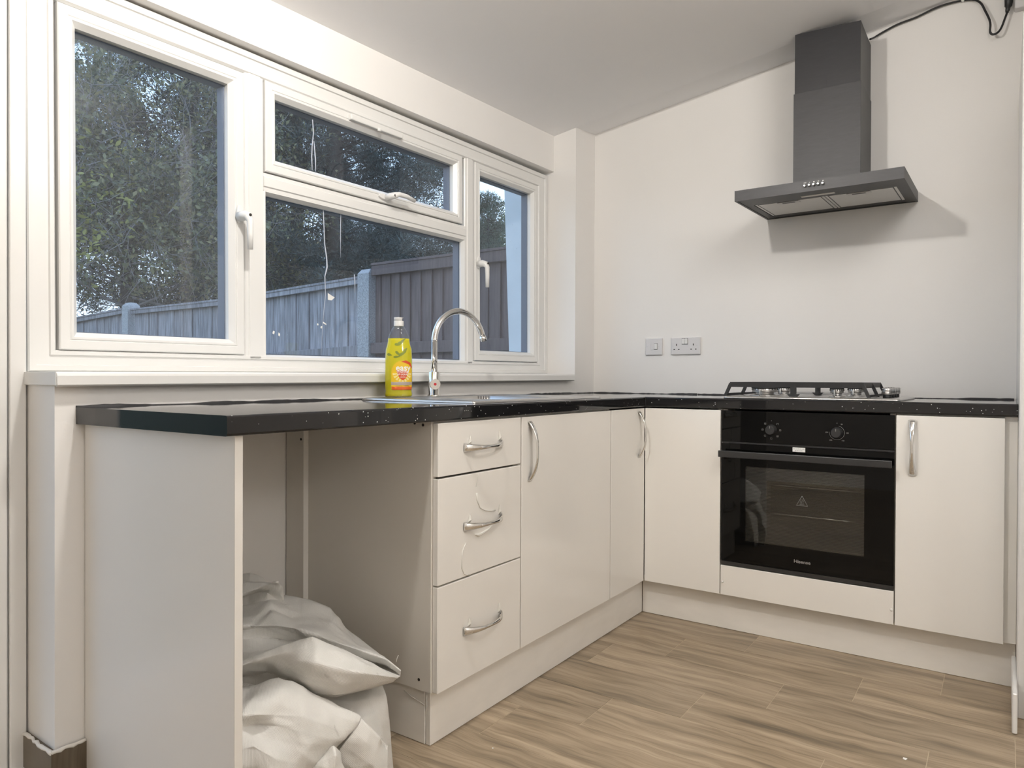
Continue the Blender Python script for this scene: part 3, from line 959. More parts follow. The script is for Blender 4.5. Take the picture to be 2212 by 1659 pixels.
# ------------------------------------------------------------------ built-in oven
ov = thing('built_in_oven', 'black glass built-in electric oven under the gas hob', 'oven', (-0.3, -1.236, 0.267))
OY0, OY1 = -1.5340, -0.9375
bd = MB().box(-0.585, -0.07, OY0+.022, OY0+.03, 0.272, 0.864)
bd.box(-0.585, -0.07, OY1-.03, OY1-.022, 0.272, 0.864)
bd.box(-0.585, -0.07, OY0+.03, OY1-.03, 0.272, 0.290)
bd.box(-0.585, -0.07, OY0+.03, OY1-.03, 0.715, 0.864)
bd.box(-0.09, -0.07, OY0+.03, OY1-.03, 0.290, 0.715)
bd.build('oven_body', M_BLACK, ov)
cv = MB().box(-0.56, -0.10, OY0+.05, OY0+.055, 0.34, 0.69)
cv.box(-0.56, -0.10, OY1-.055, OY1-.05, 0.34, 0.69)
cv.box(-0.56, -0.10, OY0+.055, OY1-.055, 0.335, 0.34)
cv.box(-0.56, -0.10, OY0+.055, OY1-.055, 0.69, 0.695)
cv.box(-0.10, -0.095, OY0+.055, OY1-.055, 0.34, 0.69)
cv.build('cavity', mat('grey_enamel', (0.10, 0.10, 0.095), 0.35), ov)
for z in (0.585, 0.475):
    rk = MB()
    for y in (OY0+.06, OY1-.06): rk.tube([(-0.54, y, z), (-0.12, y, z)], 0.0035, 6)
    rk.tube([(-0.54, OY0+.06, z), (-0.54, OY1-.06, z)], 0.0035, 6)
    if z > .5:
        for q in range(14): rk.tube([(-0.52+.03*q, OY0+.06, z), (-0.52+.03*q, OY1-.06, z)], 0.002, 5)
    rk.build('wire_rack', M_CHROME, ov)
cp = B(-0.6020, -0.585, OY0, OY1, 0.7470, 0.8670).build('control_panel', M_BGLASS, ov, bevel=0.001)
def fy(yc, zc): return lambda a, h: (-0.6025, yc-a, zc+h)      # flat print on the oven front, left to right = -y
def knob(y, marks):
    k = MB().lathe([(0.0205, -0.602), (0.0205, -0.604), (0.0175, -0.606), (0.0170, -0.624), (0.0155, -0.6265)], (0, y, 0.799), 28, 'x')
    r_ = k.build('knob', M_DGREY, cp)
    B(-0.6272, -0.626, y-0.0006, y+0.0006, 0.805, 0.814).build('pointer', M_GREYPRINT, r_)
    m = MB()
    for a in marks:
        ca, sa = math.cos(a), math.sin(a)
        f = fy(y+0.030*math.cos(a)*1, 0.799+0.030*math.sin(a))
        kind = rnd.randrange(3)
        yc, zc = y-0.032*ca, 0.799+0.032*sa
        q = 0.0032
        m.box(-0.6026, -0.6022, yc-q, yc+q, zc+q-.0006, zc+q)
        if kind: m.box(-0.6026, -0.6022, yc-q, yc+q, zc-q, zc-q+.0006)
        m.box(-0.6026, -0.6022, yc-q, yc-q+.0006, zc-q, zc+q)
        m.box(-0.6026, -0.6022, yc+q-.0006, yc+q, zc-q, zc+q)
        if kind == 2: m.box(-0.6026, -0.6022, yc-q*.6, yc+q*.6, zc-.0003, zc+.0003)
    return m
knob(-1.125, [0, PI/4, PI*.75, PI, PI*1.25, PI*1.5, PI*1.75]).build('dial_symbols', M_GREYPRINT, cp)
def knob2():
    y = -1.352
    k = MB().lathe([(0.0205, -0.602), (0.0205, -0.604), (0.0175, -0.606), (0.0170, -0.624), (0.0155, -0.6265)], (0, y, 0.799), 28, 'x')
    r_ = k.build('knob', M_DGREY, cp)
    B(-0.6272, -0.626, y-0.0006, y+0.0006, 0.805, 0.814).build('pointer', M_GREYPRINT, r_)
    m = MB()
    n = 40
    for q in range(n):
        a0, a1 = PI*.42-q/n*PI*1.45, PI*.42-(q+1)/n*PI*1.45
        m.add([(-0.6025, y-.0245*math.cos(a), .799+.0245*math.sin(a)) for a in (a0, a1)] + [(-0.6025, y-.0252*math.cos(a), .799+.0252*math.sin(a)) for a in (a1, a0)], [(0, 1, 2, 3)])
    for a, s_ in ((PI*.35, '50'), (0, '100'), (-PI*.3, '150'), (-PI*.7, '200'), (-PI*1.0, '250')):
        put_text(m, s_, 0.0062, fy(y-0.034*math.cos(a), 0.799+0.034*math.sin(a)))
    m.build('dial_numbers', M_GREYPRINT, cp)
knob2()
for y in (-1.125, -1.352):
    MB().lathe([(0.0012, -0.6020), (0.0012, -0.6026)], (0, y, 0.833), 8, 'x').build('zero_mark', M_GREYPRINT, cp)
B(-0.6005, -0.585, OY0, OY1, 0.741, 0.7465).build('trim_line', M_DGREY, ov)
# door: black glass with a clear window
WY0, WY1, WZ0, WZ1 = -1.4420, -1.0300, 0.369, 0.655
dg = MB()
dg.rings([[(x_, y_, z_) for y_, z_ in ((OY0+i_*(WY0-OY0), 0.2840+i_*(WZ0-0.2840)), (OY1-i_*(OY1-WY1), 0.2840+i_*(WZ0-0.2840)), (OY1-i_*(OY1-WY1), 0.7400-i_*(0.7400-WZ1)), (OY0+i_*(WY0-OY0), 0.7400-i_*(0.7400-WZ1)))] for x_, i_ in ((-0.586, 0), (-0.602, 0), (-0.602, 1), (-0.586, 1))], cap=False, smooth=False, closed=True)
od = dg.build('oven_door', M_BGLASS, ov)
B(-0.6018, -0.598, WY0, WY1, WZ0, WZ1).build('oven_window', M_OVENWIN, od)
B(-0.600, -0.585, OY0, OY1, 0.2665, 0.2825).build('bottom_trim', M_DGREY, ov, bevel=0.001)
hb = B(-0.652, -0.640, -1.531, -0.9395, 0.690, 0.7150).build('door_handle', M_DGREY, od, bevel=0.002, seg=2)
for y in (-1.505, -0.966):
    B(-0.640, -0.602, y-.012, y+.012, 0.694, 0.711).build('handle_bracket', M_DGREY, hb, bevel=0.0015)
st = B(-0.6026, -0.6021, -1.2455, -1.2015, 0.7225, 0.7385).build('warning_sticker', M_LABELW, od)
m = MB()
put_text(m, 'Do not lift the oven', 0.0048, lambda a, h: (-0.60275, -1.2235-a, 0.7335+h))
put_text(m, 'by the handle', 0.0048, lambda a, h: (-0.60275, -1.2235-a, 0.7272+h))
m.build('sticker_text', M_INK, st)
m = MB(); put_text(m, 'Hisense', 0.0165, lambda a, h: (-0.6024, -1.2375-a*1.12, 0.3195+h), bold=True)
m.build('logo', M_SILVER, od)
tri = MB()
A_ = [(-1.236, .562), (-1.2165, .526), (-1.2555, .526)]
for q in range(3):
    (y0, z0), (y1, z1) = A_[q], A_[(q+1) % 3]
    tri.tube([(-0.6024, y0, z0), (-0.6024, y1, z1)], 0.00075, 4)
for q in (-1, 0, 1):
    tri.tube([(-0.6024, -1.236+q*.005+.0018*math.sin(t_*5.2), .533+t_*.0165) for t_ in [i/8 for i in range(9)]], 0.0006, 4)
tri.tube([(-0.6024, -1.228, .5305), (-0.6024, -1.244, .5305)], 0.0006, 4)
tri.build('hot_surface_sign', M_GREYPRINT, od)

# ------------------------------------------------------------------ gas hob
hob = thing('gas_hob', 'four-burner stainless steel gas hob let into the worktop above the oven', 'hob', (-0.3, -1.24, WT))
hp = MB()
hx0, hx1, hy0, hy1 = -0.556, -0.062, -1.546, -0.925
R = []
for ins, z in ((0, WT+.0002), (0, WT+.004), (.004, WT+.0085), (.010, WT+.0098), (.030, WT+.0085)):
    rr, pts = 0.016, []
    for (cx_, cy_, a0) in ((hx1-ins-rr, hy1-ins-rr, 0), (hx0+ins+rr, hy1-ins-rr, PI/2), (hx0+ins+rr, hy0+ins+rr, PI), (hx1-ins-rr, hy0+ins+rr, 1.5*PI)):
        for q in range(5):
            a = a0+PI/2*q/4
            pts.append((cx_+rr*math.cos(a), cy_+rr*math.sin(a), z))
    R.append(pts)
hp.rings(R, True, True)
hp.build('hob_plate', M_STEEL, hob)
HZ = WT+.0085
for x, y, r_ in ((-0.40, -1.046, 0.050), (-0.40, -1.315, 0.0245), (-0.18, -1.064, 0.034), (-0.18, -1.346, 0.030)):
    bu = MB().lathe([(r_*1.25, HZ), (r_*1.15, HZ+.004), (r_*.72, HZ+.006), (r_*.70, HZ+.014), (r_*.98, HZ+.016), (r_, HZ+.029), (r_*.92, HZ+.030)], (x, y, 0), 30).build('burner', M_STEEL, hob)
    MB().lathe([(r_*.98, HZ+.0302), (r_*1.04, HZ+.031), (r_*1.04, HZ+.035), (r_*.9, HZ+.0375)], (x, y, 0), 30).build('burner_cap', M_IRON, bu)
    sl = MB()
    for q in range(22):
        a = 2*PI*q/22
        px, py = x+r_*1.002*math.cos(a), y+r_*1.002*math.sin(a)
        sl.box(px-.0012, px+.0012, py-.0012, py+.0012, HZ+.024, HZ+.0295)
    sl.build('flame_slots', M_HOLE, bu)
    MB().lathe([(0.0025, HZ), (0.0025, HZ+.026)], (x-r_*1.18, y+.004, 0), 8).build('spark_plug', M_LABELW, bu)
for x in (-0.42, -0.346, -0.272, -0.198):
    kn = MB().lathe([(0.0135, HZ), (0.0135, HZ+.012), (0.0190, HZ+.013), (0.0190, HZ+.0335), (0.0172, HZ+.0365)], (x, -1.489, 0), 26).build('control_knob', M_STEEL, hob)
    MB().lathe([(0.0150, HZ+.0005), (0.0150, HZ+.0125)], (x, -1.489, 0), 20).build('knob_base', M_BLACK, kn)
    B(x-.001, x+.001, -1.487, -1.473, HZ+.0365, HZ+.0372).build('pointer', M_BLACK, kn)
def grate(x0, x1):
    """cast iron pan support: sloped legs, top bars, feet"""
    m = MB()
    zt, zl = 0.9775, HZ+.001
    ya, yb = -0.945, -1.420          # top rail ends
    t_ = 0.0065
    def bar(p, q, wd=0.009, hh=0.016):
        p, q = Vector(p), Vector(q)
        d_ = (q-p).normalized()
        s_ = d_.cross(Vector((0, 0, 1))).normalized()*wd/2
        ring_ = lambda c: [c+s_, c+s_*.8+Vector((0, 0, -hh)), c-s_*.8+Vector((0, 0, -hh)), c-s_]
        m.prism(ring_(p), ring_(q))
    for x in (x0, x1): bar((x, ya, zt), (x, yb, zt), 0.010, 0.020)
    for y, o_ in ((ya, .022), (yb, -.022)):
        bar((x0, y, zt), (x1, y, zt), 0.010, 0.020)
        bar((x0, y+o_, zl+.010), (x1, y+o_, zl+.010), 0.009, 0.008)
        for x in (x0, (x0+x1)/2, x1):
            wd = 0.012
            a = [(x-wd/2, y-.006, zt-.004), (x+wd/2, y-.006, zt-.004), (x+wd/2, y+.006, zt-.004), (x-wd/2, y+.006, zt-.004)]
            c_ = [(p[0], p[1]+o_, zl) for p in a]
            m.prism(a, c_)
    ym = (ya+yb)/2
    bar((x0, ym, zt), (x1, ym, zt), 0.011, 0.018)
    for x in (x0, x1):
        a = [(x-.006, ym-.010, zt-.016), (x+.006, ym-.010, zt-.016), (x+.006, ym+.010, zt-.016), (x-.006, ym+.010, zt-.016)]
        m.prism(a, [(p[0], ym+(p[1]-ym)*1.0, zl+.010) for p in a])
        a = [(x-.007, ym-.022, zl+.010), (x+.007, ym-.022, zl+.010), (x+.007, ym+.022, zl+.010), (x-.007, ym+.022, zl+.010)]
        m.prism(a, [(p[0], ym+(p[1]-ym)*.6, zl) for p in a])
    xm = (x0+x1)/2
    bar((xm, ya, zt), (xm, yb, zt), 0.010, 0.018)
    for yy in (-1.05, -1.33):
        bar((x0, yy, zt), (x0+.085, yy, zt), 0.009, 0.014); bar((x1, yy, zt), (x1-.075, yy, zt), 0.009, 0.014)
    m.build('pan_support', M_IRON, hob)
grate(-0.515, -0.085)

# ------------------------------------------------------------------ cooker hood
hd = thing('cooker_hood', 'black T-shaped chimney cooker hood on the wall above the hob', 'cooker hood', (0, -1.2435, 1.70))
CY0, CY1, CXF = -1.5445, -0.9430, -0.480
tilt = lambda p: (p[0], p[1], p[2]+0.031*p[0])
cm = MB()
for a in ((CXF, -0.003, CY0, CY1, 1.7505, 1.7600), (CXF, CXF+.009, CY0, CY1, 1.7180, 1.7505), (CXF+.009, -0.003, CY0, CY0+.009, 1.7180, 1.7505), (CXF+.009, -0.003, CY1-.009, CY1, 1.7180, 1.7505), (-.012, -.003, CY0+.009, CY1-.009, 1.7180, 1.7505)): cm.box(*a)
cm.box(CXF+.009, -0.345, CY0+.009, CY1-.009, 1.7200, 1.7235)                # front strip of the underside
cm.box(-0.345, -0.012, CY0+.009, -1.505, 1.7200, 1.7235)
cm.box(-0.345, -0.012, -0.981, CY1-.009, 1.7200, 1.7235)
cm.box(-0.060, -0.012, -1.505, -0.981, 1.7215, 1.7235)
can = cm.build('canopy', M_HOOD, hd, xf=tilt)
B(-0.33, -0.003, -1.3690, -1.1155, 1.7610, 1.7620).build('chimney_gasket', M_BLACK, hd)
def shell(x0, y0, y1, z0, z1, th, slope):
    m = MB()
    xb = -0.002
    o_ = [(xb, y0), (x0, y0), (x0, y1), (xb, y1)]
    i_ = [(xb, y1-th), (x0+th, y1-th), (x0+th, y0+th), (xb, y0+th)]
    pts = o_+i_
    zt_ = lambda y: z1+slope*(y1-y)
    return m.prism([(x, y, z0) for x, y in pts], [(x, y, zt_(y)) for x, y in pts])
lower = shell(-0.262, -1.3690, -1.1160, 1.7560, 2.166, 0.002, 0).build('lower_chimney', M_HOOD, hd, bevel=0.0006)
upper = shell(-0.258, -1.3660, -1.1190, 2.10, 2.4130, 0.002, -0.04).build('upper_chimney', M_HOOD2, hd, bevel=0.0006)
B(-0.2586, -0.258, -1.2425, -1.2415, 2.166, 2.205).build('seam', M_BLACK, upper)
for q in range(5):
    y = -1.211-0.016*q
    kb = MB().lathe([(0.0055, CXF), (0.0055, CXF-.003), (0.0048, CXF-.009), (0.0025, CXF-.0115)], (0, y, 1.7400-.015), 16, 'x').build('push_button', M_CHROME, can)
m = MB()
fh = lambda yc, zc: (lambda a, h: (CXF-.0006, yc-a, zc+h))
zc = 1.7365
put_text(m, 'OFF', 0.0058, fh(-1.211, zc))
put_text(m, 'A', 0.0052, fh(-1.227, zc))
m.add([fh(-1.243, zc)(a, h) for a, h in ((-.0022, -.0022), (.0022, -.0022), (.0022, .0022), (-.0022, .0022))], [(0, 1, 2, 3)])
for q in range(6):
    a = q*PI/3
    m.add([fh(-1.259, zc)(a_, h_) for a_, h_ in ((.0006*math.cos(a), .0006*math.sin(a)), (.0028*math.cos(a-.3), .0028*math.sin(a-.3)), (.0028*math.cos(a+.3), .0028*math.sin(a+.3)))], [(0, 1, 2)])
m.lathe([(0.0020, CXF-.0005), (0.0020, CXF-.0007)], (0, -1.275, zc), 12, 'x')
m.build('button_symbols', M_LABELW, can)
B(-0.400, -0.376, -1.300, -1.176, 1.7185, 1.7215).build('lamp_lens', M_LENS, can, xf=tilt, bevel=0.001)
for y0, y1, hy in ((-1.2505, -0.983, -1.112), (-1.504, -1.2535, -1.372)):
    fl = B(-0.344, -0.062, y0, y1, 1.7215, 1.7265).build('grease_filter', M_FILTER, hd, xf=tilt, bevel=0.001)
    rim = MB()
    for a in ((-0.336, -0.333, y0+.012, y1-.012), (-0.070, -0.067, y0+.012, y1-.012), (-0.336, -0.067, y0+.010, y0+.013), (-0.336, -0.067, y1-.013, y1-.010)): rim.box(a[0], a[1], a[2], a[3], 1.7208, 1.7218)
    rim.build('filter_rim', M_DGREY, fl, xf=tilt)
    B(-0.330, -0.296, hy-.042, hy+.042, 1.7190, 1.7220).build('filter_latch', M_STEEL, fl, xf=tilt, bevel=0.001)
    B(-0.320, -0.306, hy-.024, hy+.024, 1.7185, 1.7192).build('latch_recess', M_DGREY, fl, xf=tilt)

# ------------------------------------------------------------------ mains lead of the hood, its plug and the socket at the frame's corner
pw = thing('power_cord', 'black mains cord hanging from the hood to the corner socket', 'cord', (-0.01, -1.6, 2.4))
cab = [(-.06, -1.3705, 2.405), (-.03, -1.380, 2.420), (-.012, -1.392, 2.434), (-.012, -1.417, 2.444), (-.012, -1.468, 2.460), (-.012, -1.535, 2.470), (-.012, -1.599, 2.487), (-.012, -1.647, 2.492), (-.012, -1.694, 2.490), (-.020, -1.733, 2.477), (-.03, -1.755, 2.452), (-.035, -1.768, 2.419), (-.04, -1.782, 2.380), (-.045, -1.786, 2.354), (-.045, -1.785, 2.329), (-.045, -1.793, 2.316), (-.045, -1.808, 2.318), (-.04, -1.82, 2.335), (-.035, -1.832, 2.371), (-.030, -1.839, 2.395)]
g_ = catmull([[p, p] for p in cab], 5)[:, 0]
MB().tube([tuple(p) for p in g_], 0.0040, 8).build('cable', M_CABLE, pw)
MB().tube([(-.030, -1.839, 2.392), (-.030, -1.8395, 2.400), (-.030, -1.841, 2.412), (-.030, -1.842, 2.416), (-.030, -1.844, 2.445), (-.030, -1.846, 2.475)], [0.0055, 0.0075, 0.008, 0.0125, 0.0150, 0.014], 10).build('plug', M_CABLE, pw)
cl = thing('cable_clip', 'small white cable clip at the ceiling line holding the cord', 'clip', (-0.01, -1.694, 2.49))
B(-0.0185, -0.0005, -1.699, -1.689, 2.485, 2.497).build('clip_body', M_UPVC, cl, bevel=0.002)
def plate(mb, yc, zc, wd, hg, x=0.0, th=0.010):
    R = []
    for d_, ins in ((0.0, 0.0015), (th*.6, 0.0), (th, 0.003)):
        R.append([(x-0.0005-d_, yc+sy*(wd/2-ins), zc+sz*(hg/2-ins)) for sy, sz in ((1, -1), (-1, -1), (-1, 1), (1, 1))])
    return mb.rings(R, True, False)
def sock(label, yc, zc, wd):
    t_ = thing('wall_socket', label, 'socket', (0, yc, zc-.043))
    return t_
s0 = tag(thing('wall_socket', 'white socket box at the upper right where the black plug goes in', 'socket', (0, -1.905, 2.40)))
B(-0.042, -0.0005, -1.951, -1.8615, 2.397, 2.486).build('socket_box', M_SOCKET, s0, bevel=0.003)
s1 = thing('fused_switch', 'white single fused switch plate on the wall near the inner corner', 'switch', (0, -0.395, 1.107))
fp_ = plate(MB(), -0.3945, 1.150, 0.0905, 0.086).build('faceplate', M_SOCKET, s1, bevel=0.002, seg=2)
B(-0.0122, -0.0104, -0.395, -0.379, 1.1335, 1.166).build('fuse_carrier', M_SOCKET, fp_, bevel=0.0008)
B(-0.0150, -0.0104, -0.4135, -0.3985, 1.137, 1.1655).build('rocker_switch', M_UPVC, fp_, bevel=0.0012)
B(-0.0108, -0.0104, -0.4145, -0.3975, 1.1345, 1.1672).build('rocker_recess', M_DGREY, fp_)
s2 = thing('double_socket', 'white double plug socket with two rocker switches above the worktop', 'socket', (0, -0.56, 1.107))
fp2 = plate(MB(), -0.5605, 1.150, 0.150, 0.086).build('faceplate', M_SOCKET, s2, bevel=0.002, seg=2)
for y in (-0.5495, -0.5645):
    B(-0.0148, -0.0104, y-.0070, y+.0070, 1.1595, 1.1855).build('rocker_switch', M_UPVC, fp2, bevel=0.0012)
B(-0.0108, -0.0104, -0.5725, -0.5415, 1.1575, 1.187).build('rocker_recess', M_DGREY, fp2)
for yc in (-0.514, -0.600):
    for a in ((yc-.002, yc+.002, 1.1515, 1.1610), (yc-.0125-.0035, yc-.0125+.0035, 1.1315, 1.1360), (yc+.0110-.0035, yc+.0110+.0035, 1.1315, 1.1360)):
        B(-0.0109, -0.0103, *a).build('pin_hole', M_HOLE, fp2)
for par, ys_ in ((fp_, (-0.360, -0.4225)), (fp2, (-0.4955, -0.618))):
    for y in ys_: MB().lathe([(0.0026, -0.0104), (0.0026, -0.0110)], (0, y, 1.151), 10, 'x').build('screw', M_STEEL, par)

# ------------------------------------------------------------------ sink: pressed steel top with bowl and drainer
sk = thing('kitchen_sink', 'stainless steel inset sink with drainer below the window', 'sink', (-1.3, -0.33, WT))
nx_, ny_ = 120, 72
def sstep(a, b_, x):
    t_ = min(1, max(0, (x-a)/(b_-a))); return t_*t_*(3-2*t_)
def inrect(x, y, x0, x1, y0, y1, r, soft):
    dx = max(x0+r-x, 0, x-(x1-r)); dy = max(y0+r-y, 0, y-(y1-r))
    d_ = math.hypot(dx, dy)-r
    if d_ < 0: d_ = max(x0-x, x-x1, y0-y, y-y1)
    return sstep(0, soft, -d_)
V, F = [], []
for j in range(ny_+1):
    for i in range(nx_+1):
        x = SX0+(SX1-SX0)*i/nx_; y = SY0+(SY1-SY0)*j/ny_
        edge = min(x-SX0, SX1-x, y-SY0, SY1-y)
        z = WT+0.0008+0.0075*sstep(0, 0.010, edge)-0.0015*sstep(0.018, 0.030, edge)
        z -= 0.150*inrect(x, y, SX0+.20, SX0+.53, SY0+.045, SY1-.105, .06, .028)
        dr_ = inrect(x, y, SX0+.56, SX1-.03, SY0+.04, SY1-.06, .04, .016)
        z -= dr_*(0.0045 - 0.003*(0.5+0.5*math.cos((y-SY0)*2*PI/0.042)))
        V.append((x, y, z))
W_ = nx_+1
for j in range(ny_):
    for i in range(nx_):
        a = j*W_+i; F.append((a, a+1, a+W_+1, a+W_))
so = MB().add(V, F, True).build('sink_top', M_STEEL, sk)
md = so.modifiers.new('thickness', 'SOLIDIFY'); md.thickness = 0.0008; md.offset = -1
MB().lathe([(0.022, WT-.1425), (0.022, WT-.1395), (0.043, WT-.1395), (0.045, WT-.1425)], (SX0+.365, SY0+.20, 0), 28).build('waste', M_CHROME, sk)

# ------------------------------------------------------------------ tap
TX, TY, TZ = -1.352, -0.112, WT+.0070
tp = thing('kitchen_tap', 'chrome mixer tap with a tall curved spout standing on the sink', 'tap', (TX, TY, TZ))
body = MB().lathe([(0.0245, TZ), (0.0245, TZ+.005), (0.0200, TZ+.007), (0.0200, TZ+.089), (0.0185, TZ+.091), (0.0, TZ+.091)], (TX, TY, 0), 28).build('tap_body', M_CHROME, tp)
sd = Vector((0.82, -0.571, 0)).normalized()       # the way the spout points
sd = Vector((0.985, -0.17, 0)).normalized()
path = [(TX, TY, TZ+.085), (TX, TY, TZ+.20)]
Rr = 0.1235
c0 = Vector((TX, TY, TZ+.199))+sd*Rr
for q in range(0, 27):
    a = PI-q/26*(PI*0.885)
    path.append(tuple(c0+sd*Rr*math.cos(a)+Vector((0, 0, 1))*Rr*math.sin(a)))
end = Vector(path[-1]); dirv = (end-Vector(path[-2])).normalized()
path.append(tuple(end+dirv*0.012))
MB().tube(path, 0.0118, 18).build('spout', M_CHROME, tp)
MB().tube([tuple(end+dirv*0.010), tuple(end+dirv*0.030)], 0.0128, 18).build('nozzle', M_CHROME, tp)
kd = Vector((-0.70, -0.714, 0)).normalized()      # the lever knob faces the room
pk = Vector((TX, TY, TZ+.045))
kb = MB().tube([tuple(pk), tuple(pk+kd*.030)], 0.0145, 22).build('knob_stem', M_CHROME, tp)
kn = MB().tube([tuple(pk+kd*.030), tuple(pk+kd*.031), tuple(pk+kd*.049), tuple(pk+kd*.050)], [0.0185, 0.0195, 0.0195, 0.0185], 30).build('control_knob', M_CHROME, tp)
MB().tube([tuple(pk+kd*.0500), tuple(pk+kd*.0506)], 0.0050, 16).build('red_dot', M_RED, kn)
MB().tube([tuple(pk-kd*.018), tuple(pk-kd*.030), tuple(pk-kd*.034)], [0.013, 0.0135, 0.010], 18).build('back_boss', M_CHROME, tp)

# ------------------------------------------------------------------ washing-up liquid bottle
BX, BY, BZ = -1.545, -0.118, WT+.0078
bo = thing('washing_up_bottle', 'clear bottle of yellow washing-up liquid with white flip cap left of the tap', 'bottle', (BX, BY, BZ), (0, 0, math.radians(-43)))
# local frame: x = width, -y = front
prof = [(0.0, .001), (.0440, .001), (.0475, .005), (.0475, .012), (.0455, .022), (.0470, .030), (.0475, .070), (.0465, .138), (.0450, .165), (.0405, .180), (.0380, .192), (.0378, .2026), (.0345, .213), (.0278, .230), (.0200, .2425), (.0160, .2455), (.0160, .249)]
sy_ = 0.62
def depth(r): return min(1.0, sy_+(0.045-r)*12) if r < .030 else sy_
def bprof(dr, zmax, zmin=0.0):
    return [(max(0, r-dr), h) for r, h in prof if zmin <= h <= zmax]
def oval(mb, pr, n=40):
    R = []
    for r, h in pr:
        k = sy_+(1-sy_)*sstep(.040, .018, r) if r <= .040 else sy_
        if h < .003: k = sy_
        R.append([(r*math.copysign(abs(math.cos(a))**.9, math.cos(a)), r*k*math.copysign(abs(math.sin(a))**.9, math.sin(a)), h) for a in [2*PI*q/n for q in range(n)]])
    return mb.rings(R, True, True)
oval(MB(), prof).build('bottle_shell', M_BOTTLE, bo, local=True)
liq = oval(MB(), [(max(0, r-.0014), h+.0012) for r, h in prof if h < .2026]+[(.0364, .2022)]).build('liquid', M_LIQ, bo, local=True)
cp_ = MB()
cp_.rings([[(.0168*math.cos(a), .0168*math.sin(a), h) for a in [2*PI*q/28 for q in range(28)]] for h in (.2455, .2465, .2620, .2628)], True, True)
cap = cp_.build('flip_cap', M_UPVC, bo, local=True)
l_ = MB().rings([[(-.0008+.0155*math.cos(a) if math.cos(a) < .8 else -.0008+.0155*.8, .0155*math.sin(a), h) for a in [2*PI*q/28 for q in range(28)]] for h in (.2630, .2735, .2750)], True, True)
l_.add([(.0085, -.008, .2745), (.0165, -.004, .2752), (.0165, .004, .2752), (.0085, .008, .2745), (.0085, -.008, .2720), (.0140, -.004, .2735), (.0140, .004, .2735), (.0085, .008, .2720)], [(0, 1, 2, 3), (7, 6, 5, 4), (0, 4, 5, 1), (1, 5, 6, 2), (2, 6, 7, 3), (3, 7, 4, 0)])
l_.build('cap_lid', M_UPVC, cap, local=True)
rg = MB()
for q in range(5): rg.lathe([(.0169, .2480+.0028*q), (.0171, .2488+.0028*q), (.0169, .2496+.0028*q)], (0, 0, 0), 28, cap=False)
rg.build('cap_ribs', M_UPVC, cap, local=True)
def rad(h):
    for (r0, h0), (r1, h1) in zip(prof[1:], prof[2:]):
        if h0 <= h <= h1: return r0+(r1-r0)*(h-h0)/max(1e-6, h1-h0)
    return .0475
# arc-length table round half the oval, front = -y
TH = [i/60*PI for i in range(61)]
def sgn(c, p): return math.copysign(abs(c)**p, c)
def arcpt(th): return (sgn(-math.cos(th), .9), -sy_*sgn(math.sin(th), .9))
ARC = [0.0]
for i in range(60):
    a, b2 = arcpt(TH[i]), arcpt(TH[i+1]); ARC.append(ARC[-1]+math.hypot(a[0]-b2[0], a[1]-b2[1]))
HALF = ARC[-1]/2
def on_bottle(off, back=False):
    def f(a, h):
        r = rad(h)
        s_ = min(ARC[-1], max(0, HALF+a/.0475))
        i = 0
        while i < 59 and ARC[i+1] < s_: i += 1
        t_ = (s_-ARC[i])/max(1e-9, ARC[i+1]-ARC[i])
        th = TH[i]+(TH[i+1]-TH[i])*t_
        x, y = arcpt(th)
        rr = r+off
        return (x*rr, -y*rr, h) if back else (x*rr, y*rr, h)
    return f
def strip(mb, poly, f, cx_, cz_, rings_=3):
    """filled outline on the bottle, fanned in rings so that it follows the curve"""
    n = len(poly); V = []; F = []
    for k in range(rings_+1):
        t_ = k/rings_
        for a, h in poly: V.append(f(cx_+(a-cx_)*t_, cz_+(h-cz_)*t_))
    for k in range(rings_):
        for q in range(n):
            F.append((k*n+q, k*n+(q+1) % n, (k+1)*n+(q+1) % n, (k+1)*n+q))
    return mb.add(V, F)
def pm(name, c): return mat(name, c, 0.35)
def dense(poly, k=4):
    out = []
    for (a, h), (c, d_) in zip(poly, poly[1:]+poly[:1]):
        for q in range(k): out.append((a+(c-a)*q/k, h+(d_-h)*q/k))
    return out
L0 = 0.0115                                                   # the label sits right of the middle
lb = [(L0+.038*math.cos(a), .086+.040*math.sin(a)) for a in [PI*q/16 for q in range(17)]]
poly = [(L0+.038, .032)]+lb+[(L0-.038, .032)]
lab = strip(MB(), dense([(L0+.036, .024), (L0+.038, .030)]+lb+[(L0-.038, .030), (L0-.034, .024)], 2), on_bottle(.0003), L0, .07, 6).build('label', pm('label_yellow', (0.80, 0.52, 0.02)), bo, local=True)
m = MB()
for q in range(9):
    a0 = PI*1.02+q*PI*.98/9; 
    for s_ in (0,):
        strip(m, dense([(L0+.010*math.cos(a0+.15), .084+.010*math.sin(a0+.15)), (L0+.034*math.cos(a0+.04), .086+.034*math.sin(a0+.04)), (L0+.034*math.cos(a0+.27), .086+.034*math.sin(a0+.27))], 3), on_bottle(.0005), L0+.02*math.cos(a0+.15), .085+.02*math.sin(a0+.15), 2)
m.build('citrus_print', pm('label_cream', (0.85, 0.72, 0.30)), lab, local=True)
m = strip(MB(), dense([(L0-.022, .094), (L0+.024, .094), (L0+.012, .066), (L0+.001, .058), (L0-.010, .066)], 4), on_bottle(.0007), L0+.001, .08, 4)
strip(m, dense([(L0-.005, .1225), (L0+.012, .127), (L0+.030, .119), (L0+.037, .105), (L0+.037, .098), (L0+.026, .112)], 3), on_bottle(.0007), L0+.018, .118, 3)
m.build('red_shield', pm('label_red', (0.62, 0.075, 0.015)), lab, local=True)
